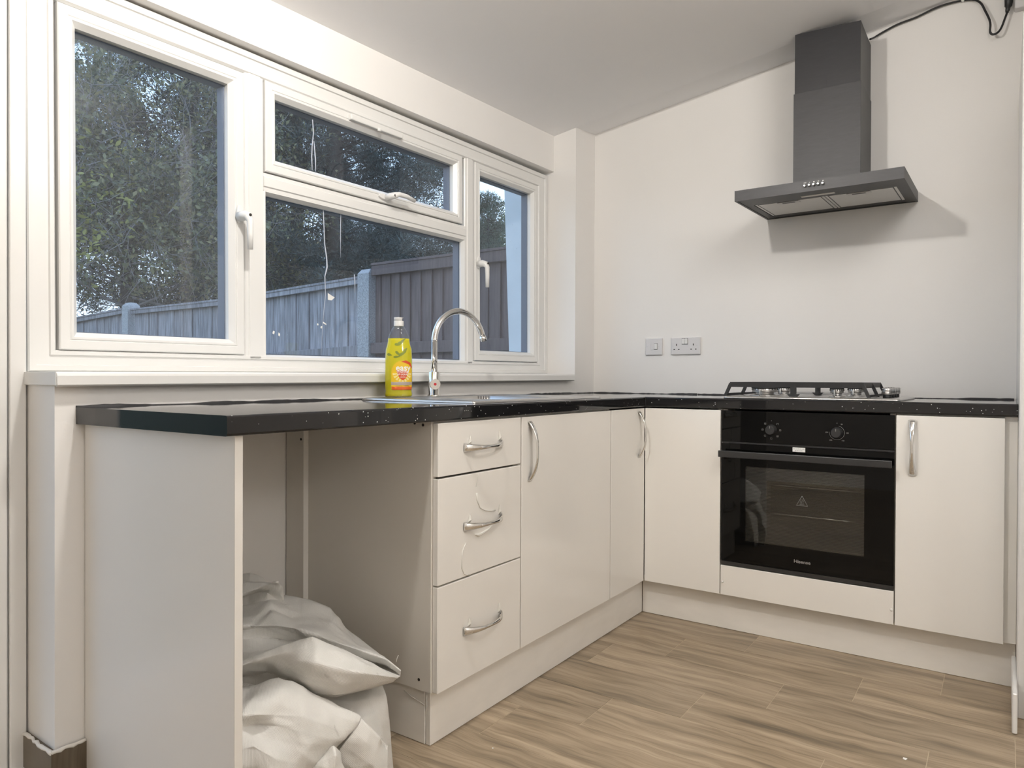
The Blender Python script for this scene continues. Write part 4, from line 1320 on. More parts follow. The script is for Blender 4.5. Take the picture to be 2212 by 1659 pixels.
strip(MB(), dense([(L0-.036, .026), (L0+.036, .026), (L0+.037, .037), (L0-.037, .037)], 6), on_bottle(.0007), L0, .031, 4).build('red_band', pm('label_orange_red', (0.72, 0.13, 0.02)), lab, local=True)
strip(MB(), dense([(L0-.038, .0415), (L0+.038, .0415), (L0+.038, .053), (L0-.038, .053)], 6), on_bottle(.0007), L0, .047, 4).build('grey_band', pm('label_grey', (0.42, 0.36, 0.32)), lab, local=True)
T_W = pm('label_white_ink', (0.86, 0.85, 0.80))
m = MB(); f = on_bottle(.0010)
put_text(m, 'easy', .0300, lambda a, h: f(L0+.003+a, .1005+h), bold=True)
put_text(m, 'WASHING', .0088, lambda a, h: f(L0+.001+a, .0870+h), bold=True)
put_text(m, 'UP LIQUID', .0082, lambda a, h: f(L0+.001+a, .0785+h), bold=True)
put_text(m, 'LEMON', .0062, lambda a, h: f(L0+.001+a, .0690+h))
m.build('label_text', T_W, lab, local=True)
# olive leaf shapes printed on the back label, seen through the liquid
m = MB(); f = on_bottle(-.0030)
def leafp(a, h, l, w_, ang):
    pts = []
    for q in range(12):
        t_ = 2*PI*q/12
        x, y = l*math.cos(t_), w_*math.sin(t_)*(1-.5*math.cos(t_))
        pts.append((a+x*math.cos(ang)-y*math.sin(ang), h+x*math.sin(ang)+y*math.cos(ang)))
    strip(m, pts, f, a, h, 2)
m2 = MB(); f2 = on_bottle(.0003); mm = m
for a, h, l, w_, g in ((.018, .196, .012, .0035, .5), (.006, .187, .014, .005, .35), (-.006, .181, .012, .0045, -.1), (.022, .162, .011, .0045, .75), (.012, .150, .016, .0045, .5), (-.004, .150, .012, .0042, -.7), (-.008, .139, .012, .0035, .1), (-.034, .146, .010, .004, -.2)):
    pts = []
    for q in range(12):
        t_ = 2*PI*q/12
        x, y = l*math.cos(t_), w_*math.sin(t_)*(1-.5*math.cos(t_))
        pts.append((a+x*math.cos(g)-y*math.sin(g), h+x*math.sin(g)+y*math.cos(g)))
    strip(m2, pts, f2, a, h, 2)
m2.build('leaf_print', pm('label_olive', (0.20, 0.24, 0.02)), bo, local=True)

# ------------------------------------------------------------------ white woven sacks heaped in the appliance gap
UPPER_SACK = {"A":[[[-2.171,-0.119,0.365],[-2.113,-0.183,0.379],[-2.09,-0.217,0.387],[-2.063,-0.291,0.379],[-2.041,-0.34,0.361],[-2.03,-0.393,0.313],[-2.028,-0.483,0.284],[-2.044,-0.566,0.268]],[[-2.225,-0.199,0.363],[-2.178,-0.266,0.399],[-2.136,-0.292,0.376],[-2.104,-0.355,0.363],[-2.082,-0.405,0.34],[-2.063,-0.451,0.305],[-2.057,-0.53,0.285],[-2.07,-0.616,0.274]],[[-2.261,-0.252,0.372],[-2.218,-0.331,0.393],[-2.177,-0.372,0.366],[-2.137,-0.43,0.349],[-2.111,-0.469,0.326],[-2.094,-0.519,0.306],[-2.079,-0.576,0.289],[-2.083,-0.641,0.277]],[[-2.288,-0.292,0.372],[-2.234,-0.369,0.374],[-2.206,-0.409,0.367],[-2.177,-0.46,0.351],[-2.148,-0.511,0.332],[-2.123,-0.565,0.318],[-2.103,-0.617,0.305],[-2.095,-0.656,0.284]],[[-2.276,-0.274,0.359],[-2.222,-0.352,0.358],[-2.194,-0.393,0.348],[-2.164,-0.445,0.33],[-2.135,-0.496,0.309],[-2.109,-0.551,0.292],[-2.09,-0.604,0.283],[-2.092,-0.651,0.273]]],"C":[[[-2.282,-0.283,0.37],[-2.228,-0.36,0.37],[-2.199,-0.399,0.363],[-2.169,-0.45,0.346],[-2.139,-0.501,0.328],[-2.114,-0.556,0.313],[-2.096,-0.609,0.301],[-2.093,-0.653,0.283]],[[-2.285,-0.288,0.334],[-2.233,-0.336,0.334],[-2.184,-0.381,0.324],[-2.131,-0.405,0.299],[-2.1,-0.458,0.283],[-2.077,-0.518,0.27],[-2.065,-0.579,0.264],[-2.087,-0.648,0.273]],[[-2.321,-0.341,0.328],[-2.271,-0.387,0.328],[-2.223,-0.43,0.329],[-2.184,-0.469,0.319],[-2.148,-0.511,0.301],[-2.12,-0.562,0.284],[-2.098,-0.611,0.271],[-2.092,-0.651,0.269]],[[-2.36,-0.399,0.33],[-2.327,-0.438,0.35],[-2.296,-0.473,0.367],[-2.252,-0.525,0.383],[-2.206,-0.568,0.352],[-2.162,-0.606,0.318],[-2.123,-0.636,0.287],[-2.097,-0.655,0.27]]],"B":[[[-2.36,-0.399,0.33],[-2.327,-0.438,0.35],[-2.296,-0.473,0.367],[-2.253,-0.526,0.385],[-2.208,-0.569,0.352],[-2.163,-0.607,0.318],[-2.124,-0.637,0.287],[-2.097,-0.655,0.27]],[[-2.366,-0.407,0.326],[-2.332,-0.451,0.344],[-2.298,-0.496,0.358],[-2.263,-0.55,0.368],[-2.224,-0.595,0.346],[-2.183,-0.628,0.319],[-2.139,-0.648,0.294],[-2.102,-0.657,0.272]],[[-2.357,-0.394,0.311],[-2.319,-0.44,0.328],[-2.297,-0.499,0.34],[-2.283,-0.571,0.345],[-2.247,-0.614,0.33],[-2.2,-0.647,0.311],[-2.151,-0.657,0.291],[-2.106,-0.657,0.271]],[[-2.345,-0.377,0.294],[-2.308,-0.431,0.312],[-2.291,-0.499,0.314],[-2.283,-0.554,0.306],[-2.252,-0.604,0.297],[-2.2,-0.639,0.291],[-2.151,-0.649,0.282],[-2.107,-0.654,0.269]],[[-2.321,-0.341,0.271],[-2.287,-0.409,0.288],[-2.275,-0.496,0.286],[-2.263,-0.539,0.263],[-2.238,-0.584,0.262],[-2.186,-0.624,0.267],[-2.14,-0.638,0.266],[-2.107,-0.648,0.265]],[[-2.285,-0.288,0.241],[-2.248,-0.36,0.257],[-2.233,-0.452,0.254],[-2.221,-0.504,0.232],[-2.193,-0.545,0.233],[-2.151,-0.587,0.243],[-2.119,-0.616,0.25],[-2.102,-0.64,0.259]]],"G":[[[-2.163,-0.102,0.439],[-2.143,-0.131,0.446],[-2.121,-0.155,0.432],[-2.114,-0.165,0.411],[-2.104,-0.171,0.396]],[[-2.184,-0.133,0.43],[-2.167,-0.166,0.434],[-2.14,-0.179,0.423],[-2.12,-0.192,0.415],[-2.1,-0.203,0.407]],[[-2.202,-0.16,0.433],[-2.185,-0.202,0.438],[-2.17,-0.241,0.444],[-2.159,-0.274,0.449],[-2.113,-0.237,0.41]],[[-2.212,-0.173,0.409],[-2.198,-0.21,0.422],[-2.178,-0.231,0.433],[-2.16,-0.256,0.439],[-2.112,-0.238,0.384]],[[-2.185,-0.133,0.391],[-2.161,-0.158,0.398],[-2.149,-0.185,0.408],[-2.15,-0.219,0.409],[-2.116,-0.233,0.376]],[[-2.191,-0.143,0.366],[-2.174,-0.166,0.37],[-2.169,-0.209,0.38],[-2.156,-0.227,0.384],[-2.125,-0.237,0.366]]],"N":[[[-2.311,-0.321,0.287],[-2.281,-0.365,0.289],[-2.255,-0.402,0.304],[-2.242,-0.455,0.296]],[[-2.323,-0.339,0.275],[-2.299,-0.391,0.291],[-2.274,-0.427,0.3],[-2.255,-0.471,0.276]],[[-2.323,-0.339,0.253],[-2.287,-0.374,0.263],[-2.274,-0.445,0.273],[-2.249,-0.481,0.249]],[[-2.311,-0.321,0.22],[-2.281,-0.365,0.22],[-2.262,-0.428,0.231],[-2.237,-0.482,0.223]]]}
LOWER_SACK = {"D":[[[-2.35,-0.371,0.262],[-2.321,-0.412,0.264],[-2.293,-0.452,0.282],[-2.262,-0.497,0.26],[-2.232,-0.55,0.23],[-2.212,-0.596,0.211],[-2.204,-0.634,0.205]],[[-2.395,-0.437,0.288],[-2.361,-0.468,0.294],[-2.323,-0.496,0.305],[-2.29,-0.535,0.283],[-2.257,-0.58,0.252],[-2.231,-0.616,0.228],[-2.213,-0.644,0.213]],[[-2.434,-0.495,0.289],[-2.395,-0.516,0.288],[-2.353,-0.541,0.292],[-2.314,-0.571,0.273],[-2.276,-0.6,0.242],[-2.246,-0.627,0.22],[-2.22,-0.647,0.207]],[[-2.452,-0.522,0.278],[-2.428,-0.555,0.279],[-2.377,-0.56,0.26],[-2.334,-0.595,0.25],[-2.295,-0.616,0.223],[-2.262,-0.633,0.201],[-2.233,-0.645,0.196]],[[-2.464,-0.54,0.259],[-2.41,-0.53,0.245],[-2.376,-0.562,0.237],[-2.347,-0.603,0.225],[-2.309,-0.62,0.202],[-2.276,-0.632,0.188],[-2.247,-0.64,0.187]],[[-2.464,-0.54,0.245],[-2.425,-0.543,0.234],[-2.385,-0.575,0.213],[-2.352,-0.606,0.196],[-2.315,-0.619,0.178],[-2.285,-0.626,0.172],[-2.258,-0.631,0.173]],[[-2.47,-0.549,0.217],[-2.442,-0.572,0.224],[-2.405,-0.599,0.189],[-2.363,-0.608,0.164],[-2.327,-0.615,0.155],[-2.298,-0.619,0.157],[-2.267,-0.622,0.161]],[[-2.476,-0.558,0.181],[-2.44,-0.575,0.183],[-2.408,-0.605,0.139],[-2.36,-0.604,0.121],[-2.324,-0.602,0.127],[-2.292,-0.604,0.131],[-2.261,-0.605,0.137]],[[-2.446,-0.514,0.083],[-2.41,-0.533,0.081],[-2.376,-0.563,0.046],[-2.334,-0.572,0.027],[-2.305,-0.579,0.036],[-2.276,-0.585,0.05],[-2.248,-0.59,0.065]]],"E":[[[-2.217,-0.388,0.202],[-2.171,-0.454,0.205],[-2.138,-0.501,0.215],[-2.106,-0.548,0.229],[-2.074,-0.567,0.231]],[[-2.23,-0.439,0.204],[-2.202,-0.515,0.207],[-2.17,-0.56,0.208],[-2.135,-0.594,0.212],[-2.088,-0.599,0.21]],[[-2.218,-0.492,0.185],[-2.197,-0.566,0.192],[-2.169,-0.606,0.187],[-2.136,-0.619,0.179],[-2.093,-0.611,0.181]],[[-2.218,-0.526,0.151],[-2.198,-0.591,0.167],[-2.176,-0.631,0.158],[-2.142,-0.636,0.141],[-2.097,-0.622,0.135]],[[-2.219,-0.544,0.107],[-2.195,-0.604,0.121],[-2.171,-0.639,0.11],[-2.141,-0.647,0.097],[-2.102,-0.633,0.087]],[[-2.223,-0.556,0.053],[-2.192,-0.601,0.058],[-2.168,-0.636,0.053],[-2.135,-0.648,0.042],[-2.1,-0.637,0.034]],[[-2.227,-0.569,-0.011],[-2.189,-0.606,-0.017],[-2.161,-0.638,-0.02],[-2.131,-0.646,-0.021],[-2.094,-0.638,-0.031]]],"F":[[[-2.206,-0.623,0.203],[-2.194,-0.648,0.185],[-2.175,-0.663,0.16],[-2.15,-0.669,0.129]],[[-2.215,-0.641,0.211],[-2.202,-0.664,0.187],[-2.182,-0.676,0.16],[-2.158,-0.676,0.124]],[[-2.235,-0.642,0.191],[-2.219,-0.666,0.168],[-2.195,-0.679,0.138],[-2.165,-0.683,0.099]],[[-2.256,-0.63,0.163],[-2.233,-0.66,0.141],[-2.205,-0.679,0.11],[-2.169,-0.687,0.062]],[[-2.27,-0.61,0.128],[-2.235,-0.643,0.099],[-2.202,-0.665,0.063],[-2.162,-0.68,0.011]],[[-2.259,-0.574,0.054],[-2.219,-0.615,0.011],[-2.181,-0.643,-0.019],[-2.148,-0.666,-0.044]]],"K":[[[-2.301,-0.592,0.142],[-2.292,-0.613,0.163],[-2.284,-0.634,0.176],[-2.268,-0.639,0.157]],[[-2.316,-0.605,0.137],[-2.309,-0.633,0.153],[-2.295,-0.653,0.166],[-2.27,-0.645,0.136]],[[-2.322,-0.606,0.13],[-2.316,-0.641,0.135],[-2.3,-0.655,0.14],[-2.266,-0.651,0.119]],[[-2.315,-0.598,0.068],[-2.306,-0.629,0.074],[-2.292,-0.65,0.079],[-2.255,-0.65,0.067]]]}

from mathutils import noise as mno
def linear(grid, k):
    g = np.array(grid, float)
    for ax in (0, 1):
        a = np.moveaxis(g, ax, 0)
        out = [a[i]*(1-j/k)+a[i+1]*j/k for i in range(len(a)-1) for j in range(k)]+[a[-1]]
        g = np.moveaxis(np.array(out), 0, ax)
    return g
def sack_mesh(patches, k=14, amp=0.0040):
    m = MB()
    cr_ = random.Random(31)
    # sharp fold lines pressed into the stiff cloth
    folds = []
    for _ in range(46):
        c = Vector((cr_.uniform(-2.48, -2.05), cr_.uniform(-.68, -.12), cr_.uniform(0, .42)))
        n_ = Vector((cr_.gauss(0, 1), cr_.gauss(0, 1), cr_.gauss(0, 1))).normalized()
        folds.append((c, n_, cr_.uniform(.05, .12), cr_.uniform(.004, .009)*cr_.choice((1, 1, -1)), cr_.uniform(.007, .016)))
    for key, rows in patches.items():
        g = 0.28*catmull(rows, k)+0.72*linear(rows, k)
        nu, nv = g.shape[0], g.shape[1]
        base = len(m.v)
        # arc lengths for the weave
        du_ = np.zeros((nu, nv)); dv_ = np.zeros((nu, nv))
        du_[1:] = np.cumsum(np.linalg.norm(np.diff(g, axis=0), axis=2), axis=0)
        dv_[:, 1:] = np.cumsum(np.linalg.norm(np.diff(g, axis=1), axis=2), axis=1)
        gu = np.gradient(g, axis=0); gv = np.gradient(g, axis=1)
        nr = np.cross(gu, gv); nr /= (np.linalg.norm(nr, axis=2, keepdims=True)+1e-9)
        for i in range(nu):
            for j in range(nv):
                p = Vector(g[i, j])
                q = p*6.5
                q2 = Vector((p.x*7+p.z*5, p.y*9-p.z*4, p.z*11))
                r1 = 1-3.2*abs(mno.noise(q))
                r3 = 1-3.0*abs(mno.noise(q2*1.9+Vector((9, 2, 4))))
                r2 = mno.noise(p*24.0+Vector((3, 1, 7)))
                r4 = 1-3.0*abs(mno.noise(p*21.0))
                d_ = amp*(0.45*r1+0.5*r3+0.28*r4+0.2*r2)
                for c_, n_, ln_, h_, wd_ in folds:
                    v_ = p-c_
                    if v_.length < ln_*1.8:
                        d_ += h_*math.exp(-abs(v_.dot(n_))/wd_)*max(0, 1-(v_.length/(ln_*1.8))**2)
                edge = min(1, min(i, nu-1-i, j, nv-1-j)/3)
                p = p+Vector(nr[i, j])*d_*(0.35+0.65*edge)
                p.z = max(p.z, 0.004+0.002*r2)
                p.x = max(p.x, -2.480)
                m.uv[len(m.v)] = (float(dv_[i, j])*1.4, float(du_[i, j])*1.4)
                m.v.append(tuple(p))
        for i in range(nu-1):
            for j in range(nv-1):
                a = base+i*nv+j
                m.sm.add(len(m.f)); m.f.append((a, a+1, a+nv+1, a+nv))
    return m
def sack(name, label, patches, loc):
    t_ = thing(name, label, 'sack', loc, group='white sacks in the appliance gap')
    o = sack_mesh(patches).build('sack_cloth', M_SACK, t_)
    md = o.modifiers.new('cloth', 'SOLIDIFY'); md.thickness = 0.0012; md.offset = 0
    return t_
s_up = sack('woven_sack', 'crumpled white woven sack on top of the heap with its open mouth drooping', UPPER_SACK, (-2.2, -0.35, 0.2))
s_lo = sack('woven_sack', 'bulging white woven sack at the bottom of the heap on the floor', LOWER_SACK, (-2.25, -0.5, 0.0))
# stuffing that carries the upper sack: the rest of its body down to the floor behind
body = []
for h, rx, ry in ((0.005, .17, .17), (0.06, .185, .19), (0.13, .17, .17), (0.20, .14, .15), (0.255, .10, .11), (0.28, .05, .06)):
    body.append([(-2.255+rx*math.cos(a)*(1+.06*math.sin(3*a+h*20)), -0.255+ry*math.sin(a)*(1+.07*math.cos(4*a+h*13)), h+.006*math.sin(5*a)*(h > .01)) for a in [2*PI*q/28 for q in range(28)]])
bm_ = MB().rings(body, True, True)
for i in range(len(bm_.v)): bm_.uv[i] = (bm_.v[i][0]*1.4, bm_.v[i][2]*1.4)
bm_.build('sack_body', M_SACK, s_up)
th_ = MB().tube([(-2.069, -.615, .287), (-2.066, -.615, .294), (-2.066, -.617, .299), (-2.064, -.618, .303)], 0.0007, 4)
th_.build('loose_thread', M_SACK, s_up)
for pts in ([(-2.252, -.64, .060), (-2.246, -.645, .066), (-2.240, -.642, .060), (-2.237, -.645, .052)],):
    MB().tube(pts, 0.0007, 4).build('loose_thread', M_SACK, s_lo)

# bits on the floor
for (x, y, lab_) in ((-1.242, -1.636, 'white paint flake lying on the wood-effect floor nearest the camera'), (-1.818, -0.728, 'tiny white crumb on the floor in front of the drawers')):
    q = 0.0055 if x > -1.5 else 0.0022
    fl_ = MB().prism([(x-q, y-q*.4, .0003), (x+q*.6, y-q, .0003), (x+q, y+q*.7, .0003), (x-q*.5, y+q*.8, .0003)], [(x-q, y-q*.4, .0011), (x+q*.6, y-q, .0022), (x+q, y+q*.7, .0016), (x-q*.5, y+q*.8, .0028)]).build('paint_flake', M_FLECK)
    tag(fl_, lab_, 'debris', 'paint flakes on the floor')

# ceiling fitting of the bulb (just above the frame)
cl_ = thing('ceiling_lamp', 'round flush ceiling lamp fitting above the window worktop', 'lamp', (LAMP[0], LAMP[1], 2.31))
MB().lathe([(0.0, 2.318), (0.085, 2.318), (0.088, 2.324), (0.080, 2.345), (0.0, 2.347)], (LAMP[0], LAMP[1], 0), 32).build('shade', M_UPVC, cl_)
MB().lathe([(0.02, 2.346), (0.02, 2.330+.0)], (LAMP[0], LAMP[1], 0), 16).build('stem', M_UPVC, cl_)

# ------------------------------------------------------------------ outside
B(-30, 40, 0.36, 60, -0.25, -0.15).build('garden_ground', M_GRASS, kind='structure')
B(-0.14, 0.12, 0.285, 0.40, -0.15, 2.9).build('wall_outside', M_RENDER, kind='structure', xf=lambda p: (p[0], p[1]+(0.036*(p[2]-1.14)/0.9 if p[1] > .35 else 0), p[2]))
FX = -0.03
def board(parent, y0, y1, z0, z1, m, x=FX, th=0.012):
    lip = 0.006 if m is M_GREYWOOD else 0.011
    j = rnd.uniform(-.004, .004)
    o = MB().prism([(x+j-lip, y0, z0), (x+j+.006, y0, z0), (x+j+.014, y1, z0), (x+j+.001, y1, z0)], [(x+j-lip, y0, z1), (x+j+.006, y0, z1), (x+j+.014, y1, z1), (x+j+.001, y1, z1)])
    return o.build('board', m, parent)
def fence(label, y0, y1, zt0, zt1, m, bw, zr, cap_h):
    t_ = thing('garden_fence', label, 'fence', (FX, (y0+y1)/2, -0.15), group='garden fence panels')
    top = lambda y: zt0+(zt1-zt0)*(y-y0)/(y1-y0)
    y = y0
    while y < y1-.01:
        y2 = min(y1, y+bw*rnd.uniform(.94, 1.06))
        board(t_, y+.0012, min(y1, y2+.010), -0.12, top((y+y2)/2)-.012, m)
        y = y2
    r_ = lambda za, zb, d0, d1: MB().prism([(FX+d0, y0, top(y0)+za), (FX+d1, y0, top(y0)+za), (FX+d1, y0, top(y0)+zb), (FX+d0, y0, top(y0)+zb)], [(FX+d0, y1, top(y1)+za), (FX+d1, y1, top(y1)+za), (FX+d1, y1, top(y1)+zb), (FX+d0, y1, top(y1)+zb)])
    r_(-cap_h, 0.0, -.040, -.014).build('top_rail', m, t_, bevel=0.002)
    r_(-.012, .004, -.046, .030).build('capping', m, t_, bevel=0.002)
    r_(zr-.07, zr, -.044, -.014).build('middle_rail', m, t_, bevel=0.002)
    return t_
fence('brown stained close-board fence panel nearest the house', 0.445, 1.545, 1.727, 1.727, M_BROWNWOOD, 0.086, -0.512, 0.075)
fence('weathered grey fence panel between the two concrete posts seen in the middle pane', 1.668, 3.23, 1.652, 1.596, M_GREYWOOD, 0.135, -0.45, 0.045)
fence('weathered grey fence panel left of the window mullion', 3.238, 4.575, 1.596, 1.592, M_GREYWOOD, 0.135, -0.45, 0.045)
fence('weathered grey fence panel farthest from the house', 4.725, 6.6, 1.605, 1.520, M_GREYWOOD, 0.135, -0.45, 0.045)
for y, z, lab_ in ((1.603, 1.700, 'speckled concrete fence post where grey and brown panels meet'), (4.645, 1.655, 'concrete fence post seen low in the left window pane')):
    t_ = thing('fence_post', lab_, 'fence post', (FX-.005, y, -0.15), group='concrete fence posts')
    a = [(FX-.055, y-.052, -.15), (FX+.055, y-.052, -.15), (FX+.055, y+.052, -.15), (FX-.055, y+.052, -.15)]
    MB().rings([a, [(p[0], p[1], z-.03) for p in a], [(FX+(p[0]-FX)*.5, y+(p[1]-y)*.8, z) for p in a]], True, False).build('post', M_CONC, t_)

rng = np.random.default_rng(5)
def leaf_cloud(name, C, size, m, parent, aspect=0.55, up_bias=0.0):
    n = len(C)
    d1 = rng.normal(size=(n, 3)); d1[:, 2] += up_bias; d1 /= np.linalg.norm(d1, axis=1, keepdims=True)
    d2 = rng.normal(size=(n, 3)); d2 -= d1*np.sum(d1*d2, axis=1, keepdims=True); d2 /= np.linalg.norm(d2, axis=1, keepdims=True)
    s_ = size*rng.uniform(.65, 1.25, size=(n, 1))
    nn = np.cross(d1, d2)
    v = np.stack([C-d1*s_*.5, C+d2*s_*aspect*.5+nn*s_*.08, C+d1*s_*.5, C-d2*s_*aspect*.5+nn*s_*.08], 1).reshape(-1, 3)
    f = np.arange(4*n).reshape(-1, 4)
    return cloud_obj(name, v, f, m, parent)
def cloud_obj(name, v, f, m, parent):
    loc = np.array(parent.location)
    v = v-loc
    me = bpy.data.meshes.new(name)
    k = f.shape[1]
    me.vertices.add(len(v)); me.vertices.foreach_set('co', v.astype(np.float32).ravel())
    me.loops.add(f.size); me.loops.foreach_set('vertex_index', f.astype(np.int32).ravel())
    me.polygons.add(len(f)); me.polygons.foreach_set('loop_start', np.arange(0, f.size, k, dtype=np.int32))
    me.update(calc_edges=True); me.validate()
    me.materials.append(m)
    o = bpy.data.objects.new(name, me)
    o.parent = parent
    COL.objects.link(o)
    o['kind'] = 'stuff'
    return o
def twigs(name, segs, m, parent):
    """thin triangular tubes: segs = list of (p, q, r0, r1)"""
    P = np.array([s_[0] for s_ in segs]); Q = np.array([s_[1] for s_ in segs]); r0 = np.array([s_[2] for s_ in segs])[:, None]; r1 = np.array([s_[3] for s_ in segs])[:, None]
    d_ = Q-P; d_ /= np.linalg.norm(d_, axis=1, keepdims=True)+1e-9
    a = np.cross(d_, np.array([0.31, 0.53, 0.79])); a /= np.linalg.norm(a, axis=1, keepdims=True)+1e-9
    b2 = np.cross(d_, a)
    rings_ = []
    for (X, r_) in ((P, r0), (Q, r1)):
        for q in range(3):
            t_ = 2*PI*q/3
            rings_.append(X+r_*(math.cos(t_)*a+math.sin(t_)*b2))
    v = np.stack(rings_, 1).reshape(-1, 3)
    base = (np.arange(len(P))*6)[:, None]
    f = np.concatenate([base+np.array([[q, (q+1) % 3, 3+(q+1) % 3, 3+q]]) for q in range(3)], 0)
    return cloud_obj(name, v, f, m, parent)
def grow(p, d_, L, r, depth_, segs, tips, spread=0.6):
    n = 3
    p = np.array(p, float); d_ = np.array(d_, float)/np.linalg.norm(d_)
    for i in range(n):
        d_ = d_+rng.normal(size=3)*0.16; d_ /= np.linalg.norm(d_)
        q = p+d_*L/n
        segs.append((p, q, r*(1-i/n*.5), r*(1-(i+1)/n*.5)))
        if depth_ > 0 and (i > 0 or depth_ < 3):
            for _ in range(2):
                dd = d_+rng.normal(size=3)*spread
                grow(q, dd, L*rng.uniform(.55, .78), r*.5, depth_-1, segs, tips, spread)
        p = q
    tips.append(p)

# the broad-leaved tree whose twigs fill the left pane
tr = thing('broadleaf_tree', 'broad-leaved tree with thin grey twigs and yellowing leaves filling the left pane', 'tree', (0.95, 6.6, -0.15))
tk = MB().tube([(0.95, 6.6, -.15), (0.93, 6.6, 1.0), (0.9, 6.5, 2.2), (0.85, 6.4, 3.4)], [.13, .11, .09, .05], 10).build('trunk', M_BARK, tr)
segs, tips = [], []
for q in range(34):
    a = rng.uniform(0, 2*PI); h = rng.uniform(2.0, 3.9)
    grow((0.88, 6.45, h-.3), (math.cos(a), math.sin(a)*.8-.25, rng.uniform(-.15, .75)), rng.uniform(.8, 1.25), .020, 3, segs, tips, .75)
twigs('twigs', segs, M_TWIG, tr)
tips = np.array(tips)
P0 = np.array([s_[1] for s_ in segs])
C = np.concatenate([tips+rng.normal(size=tips.shape)*.05 for _ in range(3)] + [P0+rng.normal(size=P0.shape)*.06 for _ in range(2)])
C = C[(C[:, 2] > 1.85)]
leaf_cloud('foliage', C, 0.058, M_LEAF, tr)
# a paler spray of leaves nearest the window, big enough to pick out one by one
lm = MB()
lv = [(0, -.5, 0), (.16, -.3, .02), (.24, 0, .03), (.15, .3, .01), (0, .55, -.04), (-.15, .3, .01), (-.24, 0, .03), (-.16, -.3, .02)]
lm.add(lv+[(0, 0, -.02)], [(i, (i+1) % 8, 8) for i in range(8)], True)
leaf0 = lm.build('leaf', M_YLEAF, tr, local=True)
seeds = [(-.30, 5.0, 2.15), (-.22, 5.0, 2.25), (-.28, 5.0, 2.4), (-.15, 5.0, 2.35), (-.02, 5.0, 2.3), (-.30, 5.0, 2.6), (-.18, 5.0, 2.7), (-.30, 5.0, 1.98), (-.28, 5.0, 2.05), (.05, 5.0, 2.55), (-.25, 5.0, 2.9), (.1, 5.0, 2.75), (-.28, 5.1, 3.2), (.15, 5.1, 3.1), (.3, 5.2, 2.6)]
Mt = wmat(tr)
for q in range(190):
    o = leaf0 if q == 0 else leaf0.copy()
    if q: COL.objects.link(o)
    o.parent = tr
    s_ = seeds[q % len(seeds)]
    o.location = Vector((s_[0]+rng.normal()*.09, s_[1]+rng.normal()*.10, s_[2]+rng.normal()*.08))-tr.location
    o.rotation_euler = (rng.uniform(-1.2, .6), rng.uniform(-.9, .9), rng.uniform(0, 6.28))
    z_ = rng.uniform(.055, .085)
    o.scale = (z_, z_, z_)
sg = []
for s_ in seeds:
    a = np.array([0.7, 6.3, s_[2]+.5]); b2 = np.array(s_); mid = (a+b2)/2+rng.normal(size=3)*.1
    sg += [(a, mid, .008, .006), (mid, b2, .006, .003)]
twigs('spray_twigs', sg, M_TWIG, tr)

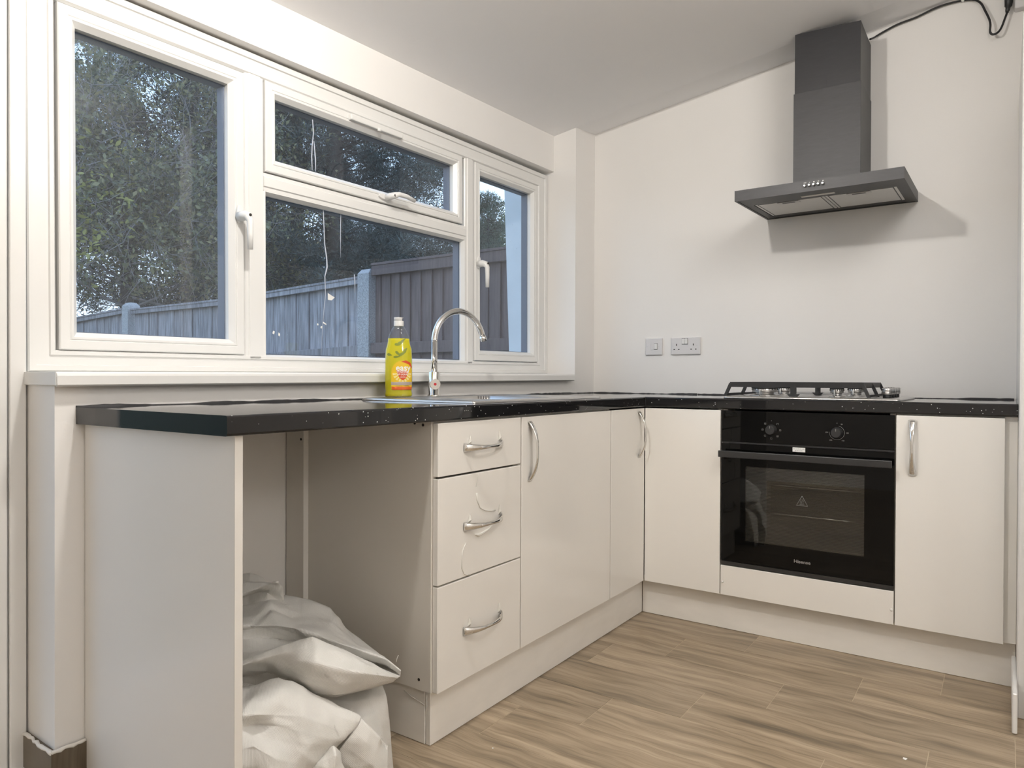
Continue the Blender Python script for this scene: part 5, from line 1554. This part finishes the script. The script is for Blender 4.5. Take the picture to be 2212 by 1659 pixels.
def conifer(label, base, H, R, nb, tuft, needles, m, nl=0.075, bottom=0.18, shape=0.8):
    t_ = thing('conifer', label, 'tree', base, group='conifers beyond the fence')
    bx, by, bz = base
    MB().tube([base, (bx, by, bz+H*.5), (bx, by, bz+H*.97)], [R*.065, R*.045, .02], 8).build('trunk', M_BARK, t_)
    sg, C, D = [], [], []
    for q in range(nb):
        u_ = rng.uniform(bottom, 1)
        h = bz+H*u_
        rr = R*(1-u_)**shape*rng.uniform(.75, 1.05)+.12
        a = rng.uniform(0, 2*PI)
        tip = np.array([bx+rr*math.cos(a), by+rr*math.sin(a), h+rr*rng.uniform(-.12, .25)])
        root = np.array([bx, by, h-.1*rr])
        sg.append((root, tip, .012, .004))
        nt_ = max(2, int(rr/tuft*1.5))
        for k in range(nt_):
            t0 = 1-(k/nt_)**1.2*.75
            C.append(root+(tip-root)*t0+rng.normal(size=3)*tuft*.45); D.append((tip-root)/np.linalg.norm(tip-root))
    twigs('branches', sg, M_BARK, t_)
    C = np.array(C); D = np.array(D)
    n = len(C)*needles
    Cc = np.repeat(C, needles, 0); Dd = np.repeat(D, needles, 0)
    d_ = rng.normal(size=(n, 3))+Dd*.5+np.array([0, 0, .35]); d_ /= np.linalg.norm(d_, axis=1, keepdims=True)
    p0 = Cc+d_*tuft*rng.uniform(.05, .75, size=(n, 1))
    sd_ = np.cross(d_, rng.normal(size=(n, 3))); sd_ /= np.linalg.norm(sd_, axis=1, keepdims=True)
    L_ = nl*rng.uniform(.7, 1.3, size=(n, 1))
    v = np.stack([p0-sd_*L_*.09, p0+sd_*L_*.09, p0+d_*L_], 1).reshape(-1, 3)
    cloud_obj('needles', v, np.arange(3*n).reshape(-1, 3), m, t_)
    return t_
conifer('dark conifer filling the middle panes above the fence', (3.27, 5.73, -.15), 11.0, 2.05, 430, .22, 100, M_PINE, .065, .17, .42)
conifer('dark conifer behind the twiggy tree to the left of the mullion', (2.9, 8.6, -.15), 11.0, 2.4, 270, .26, 90, M_PINE, .075, .20, .5)
conifer('shadowed conifer standing farther back between the two nearer ones', (6.2, 10.2, -.15), 13.0, 2.4, 260, .32, 80, M_PINE, .10, .18, .5)
conifer('small distant conifer with a pointed tip in the right pane', (14.2, 11.25, -.15), 6.75, 1.2, 240, .22, 50, M_FARPINE, .11, .1, .7)
def bushy(label, c, R, n, size, m, hz):
    t_ = thing('bushy_tree', label, 'tree', (c[0], c[1], -.15), group='distant leafy trees')
    MB().tube([(c[0], c[1], -.15), (c[0], c[1], c[2])], [.16, .06], 8).build('trunk', M_BARK, t_)
    K = rng.normal(size=(90, 3)); K /= np.linalg.norm(K, axis=1, keepdims=True); K *= rng.uniform(.5, 1, size=(90, 1))
    K = K*np.array([R, R, hz])+np.array(c)
    C = (K[:, None, :]+rng.normal(size=(90, n//90, 3))*R*.16).reshape(-1, 3)
    leaf_cloud('foliage', C, size, m, t_)
    return t_
bushy('distant round leafy tree beyond the fence in the right pane', (17.6, 12.3, 4.2), 2.2, 16000, .14, M_FARLEAF, 2.9)
bushy('distant leafy tree low behind the small conifer in the right pane', (17.0, 13.8, 3.6), 2.0, 14000, .15, M_FARLEAF, 2.6)
